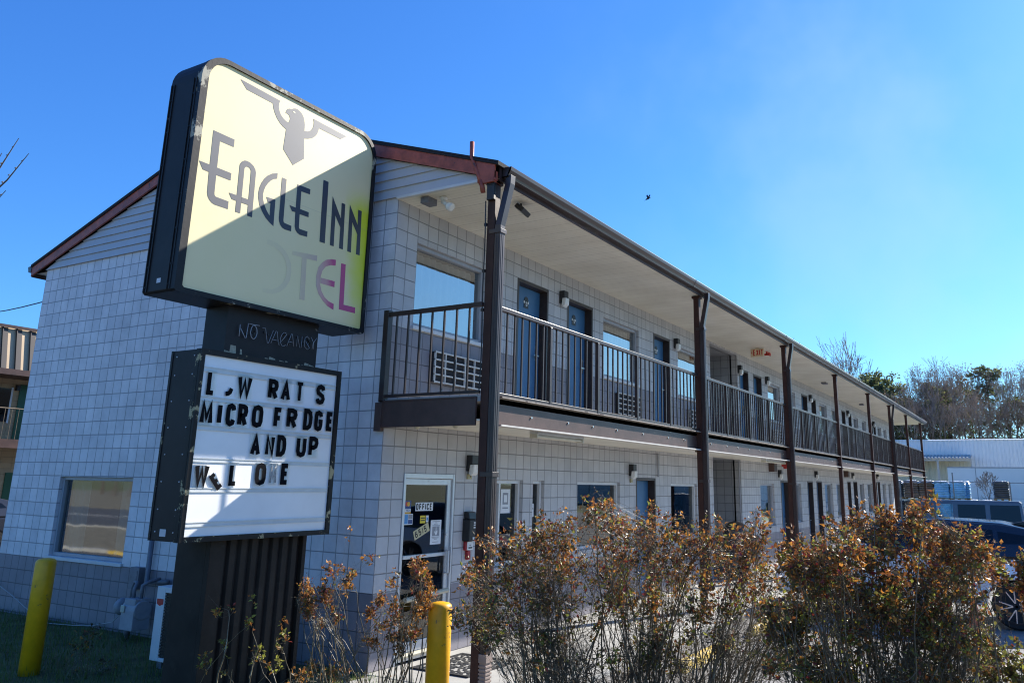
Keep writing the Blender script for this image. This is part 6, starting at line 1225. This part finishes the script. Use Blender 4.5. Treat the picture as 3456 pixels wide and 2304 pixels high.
build(tm, "trunk", BARK, parent=nt, smooth=True, recalc=False); build(cm, "crown", TWIG, parent=nt, smooth=True, recalc=False)

# ------------------------------------------------------------------ warehouse yard
wh = empty("warehouse", "long pale ribbed metal warehouse behind the motel's far end", "warehouse", (82, -12, -.2))
def ribbed(m, x, y0, y1, z0, z1, pitch=.30, d=.05):
    n = int((y1-y0)/pitch); pr = []
    for i in range(n):
        y = y0+i*pitch; pr += [(y, 0), (y+pitch*.62, 0), (y+pitch*.72, -d), (y+pitch*.9, -d)]
    pr.append((y1, 0))
    for (a, u), (b, v) in zip(pr, pr[1:]): m.face([(x+u, a, z0), (x+v, b, z0), (x+v, b, z1), (x+u, a, z1)])
m = MB(); ribbed(m, 75, -45, 1.9, -.3, 6.44); ribbed(m, 75, 1.9, 18, 4.9, 6.5); m.box(75.06, 95, -45, 18, -.3, 6.35)
build(m, "wall", mat('warehouse_metal', (.72, .75, .78), .45, var=.10, vs=.35), parent=wh, recalc=False)
m = MB(); ribbed(m, 75.0, 1.95, 18, -.3, 4.88, .30, .03); ribbed(m, 74.9, -1.45, 1.94, -.3, 4.7, .30, .03); build(m, "lower_wall", mat('warehouse_beige', (.60, .57, .46), .6, var=.1, vs=.4), parent=wh, recalc=False)
m = MB(); m.prism([(74.9, 6.40), (75.5, 6.52), (96, 7.2), (96, 7.1), (75.5, 6.44)], lambda p: (p[0], -45.3, p[1]), lambda p: (p[0], 18.3, p[1])); build(m, "roof", mat('warehouse_roof', (.60, .62, .62), .4, var=.1, vs=.3), parent=wh)
m = MB(); n = 46
for i in range(n):
    y = -1.6+i*.28; m.prism([(72.4, 4.66), (74.85, 5.02), (74.85, 5.08), (72.4, 4.72)], lambda p, y=y: (p[0], y, p[1]), lambda p, y=y: (p[0], y+.15, p[1])); m.prism([(72.4, 4.70), (74.85, 5.06), (74.85, 5.13), (72.4, 4.80)], lambda p, y=y: (p[0], y+.15, p[1]), lambda p, y=y: (p[0], y+.28, p[1]))
m.box(72.5, 72.62, -1.6, 11, 4.50, 4.66); m.box(72.4, 72.56, .9, 1.06, -.2, 4.55)
build(m, "awning", mat('awning_metal', (.50, .47, .43), .8, var=.15, vs=1), parent=wh)
tr = empty("box_trailer", "white box trailer standing before the metal warehouse", "trailer", (64, -8, -.13))
m = MB(); m.box(62, 64.6, -15, -.62, .9, 3.72); build(m, "box", mat('trailer_white', (.82, .82, .82), .35, var=.05, vs=.6), parent=tr, bevel=.03)
m = MB(); m.box(61.985, 61.998, -2.55, -2.50, .9, 3.72); m.box(61.985, 61.998, -8.0, -7.96, .9, 3.72); m.box(61.98, 62.0, -15, -.62, 3.66, 3.74); m.box(61.98, 62.0, -15, -.62, .86, .94); build(m, "edge_trim", M['greyframe'], parent=tr)
for y in (-12.8, -11.6, -2.2):
    m = MB(); m.lathe((62.35, y, .36), [(.40, -.28), (.48, -.24), (.48, .0), (.40, .04)], 20, axis='x'); build(m, "wheel", MATS['tyre_rubber'], parent=tr)
fn = empty("chain_fence", "thin dark chain link fence along the storage yard", "fence", (50, -8, -.13))
m = MB(); m.tube([(50, 8, 2.52), (50, -40, 2.52)], .022, 6)
for z in (.2, .9, 1.6): m.tube([(50, 8, z), (50, -40, z)], .006, 4)
build(m, "top_rail", M['pipedark'], parent=fn)
for k in range(15):
    m = MB(); y = 7.4-3.1*k; m.tube([(50, y, -.13), (50, y, 2.56 if k != 3 else 3.1)], .035, 8); build(m, "post", M['pipedark'], parent=fn)
def bagstack(x, y, w, layers, z0, mats_, lb, seed):
    rng = random.Random(seed); t = empty("bag_pallet", lb, "pallet stack", (x, y, z0), "stacked pallets of bagged goods in the yard"); z = z0+.13
    m = MB()
    for k in (0, 1, 2): m.box(x-.5, x+.5, y-w/2+.02+k*(w/2-.07), y-w/2+.12+k*(w/2-.07), z0, z0+.10)
    m.box(x-.52, x+.52, y-w/2, y+w/2, z0+.10, z0+.125); build(m, "pallet", mat('pallet_wood', (.25, .17, .09), .8, var=.3, vs=3), parent=t)
    m = MB()
    for k in range(layers):
        hh = .125; jx, jy = rng.uniform(-.02, .02), rng.uniform(-.015, .015); base = len(m.v); prof = [(.90, 0), (.985, .02), (1.0, hh*.5), (.985, hh-.02), (.90, hh)]; ns = 40
        for s_, h_ in prof:
            for i in range(ns):
                t_ = 2*math.pi*i/ns; ca, sa = math.cos(t_), math.sin(t_); e = .28
                px_ = math.copysign(abs(ca)**e, ca); py_ = math.copysign(abs(sa)**e, sa); bul = 1+.018*math.sin(py_*9+k*2.1+seed)+.012*rng.uniform(-1, 1)
                m.v.append((x+jx+px_*.54*s_*bul, y+jy+py_*w*.49*s_*bul, z+h_+.008*math.sin(px_*5+k)))
        for r_ in range(4):
            for i in range(ns): a_ = base+r_*ns+i; b_ = base+r_*ns+(i+1) % ns; m.f.append((a_, b_, b_+ns, a_+ns)); m.mi.append(0)
        m.f.append(tuple(base+4*ns+i for i in range(ns))); m.mi.append(0)
        z += .118
    build(m, "bags", mats_[0], parent=t, smooth=True)
    m = MB(); n = 8; hwid = w/2+.01
    for i in range(n):
        for q in range(n):
            f = lambda a, b: (x-.55+1.1*a/n, y-hwid+2*hwid*b/n, z+.02+.05*math.sin(a*1.3+seed)*math.cos(b*1.7)-.10*((abs(2*a/n-1))**4+(abs(2*b/n-1))**4))
            m.face([f(i, q), f(i+1, q), f(i+1, q+1), f(i, q+1)])
    build(m, "top_sheet", mats_[1], parent=t, smooth=True, recalc=False)
blue = mat('blue_bag_plastic', (.20, .45, .70), .35, var=.35, vs=2.5, bump=.8, bs=9, dist=.03); greyb = mat('dark_bag_plastic', (.070, .068, .075), .30, var=.4, vs=2.5, bump=.8, bs=9, dist=.03); whitep = mat('white_plastic_wrap', (.72, .73, .75), .3, var=.1, vs=3)
brownb = mat('brown_bag_plastic', (.14, .10, .075), .35, var=.4, vs=2.5, bump=.8, bs=9, dist=.03)
for y, lb, mm_ in ((1.85, "dark bag stack left of the brown bags behind the motel posts", greyb), (.85, "brown bag stack between the last two motel posts", brownb), (-.05, "grey brown bag stack touching the blue bags", brownb)):
    bagstack(53, y, .96, 9, 1.40, (mm_, whitep), lb, int(y*10)+50); bagstack(53, y, .96, 11, -.13, (mm_, mm_), lb.replace("stack", "pallet under the upper stack", 1), int(y*10)+70)
for y, lb in ((-.98, "left blue wrapped bag stack behind the fence"), (-1.93, "right blue wrapped bag stack behind the fence")):
    bagstack(53, y, .95, 9, 1.38, (blue, whitep), lb, int(-y*10)+5); bagstack(53, y, .95, 11, -.13, (blue, blue), lb.replace("bag stack", "bag pallet under the upper stack"), int(-y*10)+95)
bagstack(53.6, -2.42, .40, 9, 1.38, (blue, whitep), "narrow blue and white bag stack at the end of the blue row", 77)
bagstack(53, -4.42, .92, 9, 1.42, (greyb, greyb), "upper dark bag stack standing alone right of the bare shrub", 88); bagstack(53, -4.42, .92, 11, -.13, (greyb, greyb), "lower dark bag pallet standing alone right of the bare shrub", 89)
for y in (-2.7, -3.5): bagstack(54, y, .8, 12, -.13, (greyb, whitep), "low white topped pallet before the bare shrub" if y > -3 else "low white topped pallet beside the lone dark stack", int(-y*10))
# shrub in the yard, far field
sh = bare_tree("yard_shrub", "small bare spreading tree in front of the white trailer", "tree", (58, -3.55, -.13), 3.9, 71, None, tw=.012, clear=.10, spread=.75)
mb = MB(); mb.box(46.2, 49.8, -60, 12, -.2, -.06); structure(mb, "grass_strip", mat('sunny_grass', (.13, .19, .03), .9, var=.4, vs=2, bump=.6, bs=30))
# tan motel at the left edge
tan = empty("tan_motel", "tan block motel with green doors and brown mansard roof at the left", "motel", (0, 26, 0))
m = MB(); m.box(2, 16, 26, 34, -.1, 6.2); build(m, "wall", M['tanblock'], parent=tan)
m = MB(); m.prism([(24.35, 5.62), (24.7, 7.12), (26.5, 7.12), (26.5, 5.62)], lambda p: (2, p[0], p[1]), lambda p: (16.2, p[0], p[1])); build(m, "mansard_roof", mat('mansard_tan', (.50, .36, .22), .5, var=.1, vs=.5), parent=tan)
m = MB()
for i in range(30):
    x = 2+i*.47; m.prism([(24.34, 5.63), (24.69, 7.12), (24.61, 7.12), (24.26, 5.63)], lambda p: (x, p[0], p[1]), lambda p: (x+.028, p[0], p[1])); m.prism([(24.335, 5.63), (24.685, 7.1), (24.66, 7.1), (24.31, 5.63)], lambda p: (x+.03, p[0], p[1]), lambda p: (x+.20, p[0], p[1]))
build(m, "mansard_rib", mat('mansard_brown', (.045, .035, .032), .5), parent=tan)
m = MB(); m.box(2, 16.2, 24.2, 24.5, 5.42, 5.62); m.box(2, 16.2, 24.5, 26, 5.46, 5.5); m.box(2, 16.2, 24.55, 24.62, 7.10, 7.2); m.box(2, 16, 24.45, 26, 3.05, 3.2); m.box(2, 16, 24.38, 24.45, 2.92, 3.22); build(m, "gallery", M['beam'], parent=tan)
m = MB(); m.tube([(2, 24.42, 4.28), (16, 24.42, 4.28)], .022, 6)
for i in range(63): x = 2+i*.225; m.tube([(x, 24.42, 3.2), (x, 24.42, 4.28)], .010, 4)
build(m, "railing", mat('tan_railing', (.17, .125, .08), .5), parent=tan)
gdoor = mat('green_door', (.015, .085, .035), .4)
for x in TAN_DOORS:
    for z in (0, 3.2):
        m = MB(); m.box(x-.46, x+.46, 25.96, 25.998, z, z+2.08); build(m, "door", gdoor, parent=tan)
    m = MB(); m.box(x-1.9, x-.75, 25.97, 25.998, 3.9, 5.1); m.box(x-1.96, x-1.9, 25.95, 25.998, 3.85, 5.15, 1); m.box(x-.75, x-.69, 25.95, 25.998, 3.85, 5.15, 1); build(m, "window", [MATS['car_glass_black'], M['white']], parent=tan)
    m = MB(); m.box(x-.62, x-.50, 25.85, 25.998, 5.05, 5.25); build(m, "lamp", M['black'], parent=tan)
# wire and bird
m = MB(); a, b = Vector(WIRE[0]), Vector(WIRE[1]); m.tube([a.lerp(b, i/12)+Vector((0, 0, -.35*math.sin(math.pi*i/12))) for i in range(13)], .012, 5); build(m, "power_line", M['black'], label="thin dark overhead wire running to the back of the motel", cat="wire", loc=WIRE[1])
up_ = empty("utility_pole", "wooden utility pole carrying the overhead wire beyond the left edge", "utility pole", (WIRE[0][0], WIRE[0][1], -.1))
m = MB(); m.tube([(WIRE[0][0], WIRE[0][1], -.1), (WIRE[0][0], WIRE[0][1], WIRE[0][2]+.6)], [.15, .11], 10); build(m, "pole", BARK, parent=up_)
m = MB(); m.box(WIRE[0][0]-.9, WIRE[0][0]+.9, WIRE[0][1]-.05, WIRE[0][1]+.05, WIRE[0][2]-.1, WIRE[0][2]+.02); build(m, "crossarm", BARK, parent=up_)
bx, by, bz_ = 31.9, 10.6, 17.5
m = MB(); c = Vector((bx, by, bz_)); s = .9
m.tube([c+Vector((-.06, .16, -.10))*s, c+Vector((-.03, .08, -.04))*s, c, c+Vector((.03, -.09, .04))*s, c+Vector((.04, -.15, .05))*s], [.01, .045, .055, .03, .012], 8)
for sg, tip in ((1, Vector((.05, .10, .30))), (-1, Vector((-.12, -.16, .20)))):
    t = c+tip*s; m.face([c+Vector((0, .06, .03))*s, c+Vector((0, -.07, .03))*s, t+Vector((0, -.05, -.06))*s, t]); m.face([c+Vector((0, .06, .025))*s, t+Vector((0, 0, -.006)), t+Vector((0, .05, -.10))*s])
m.face([c+Vector((-.06, .15, -.10))*s, c+Vector((-.02, .25, -.12))*s, c+Vector((-.10, .22, -.17))*s])
build(m, "bird", M['black'], label="small dark bird with raised wings flying in the clear sky", cat="bird", recalc=False, loc=(bx, by, bz_))
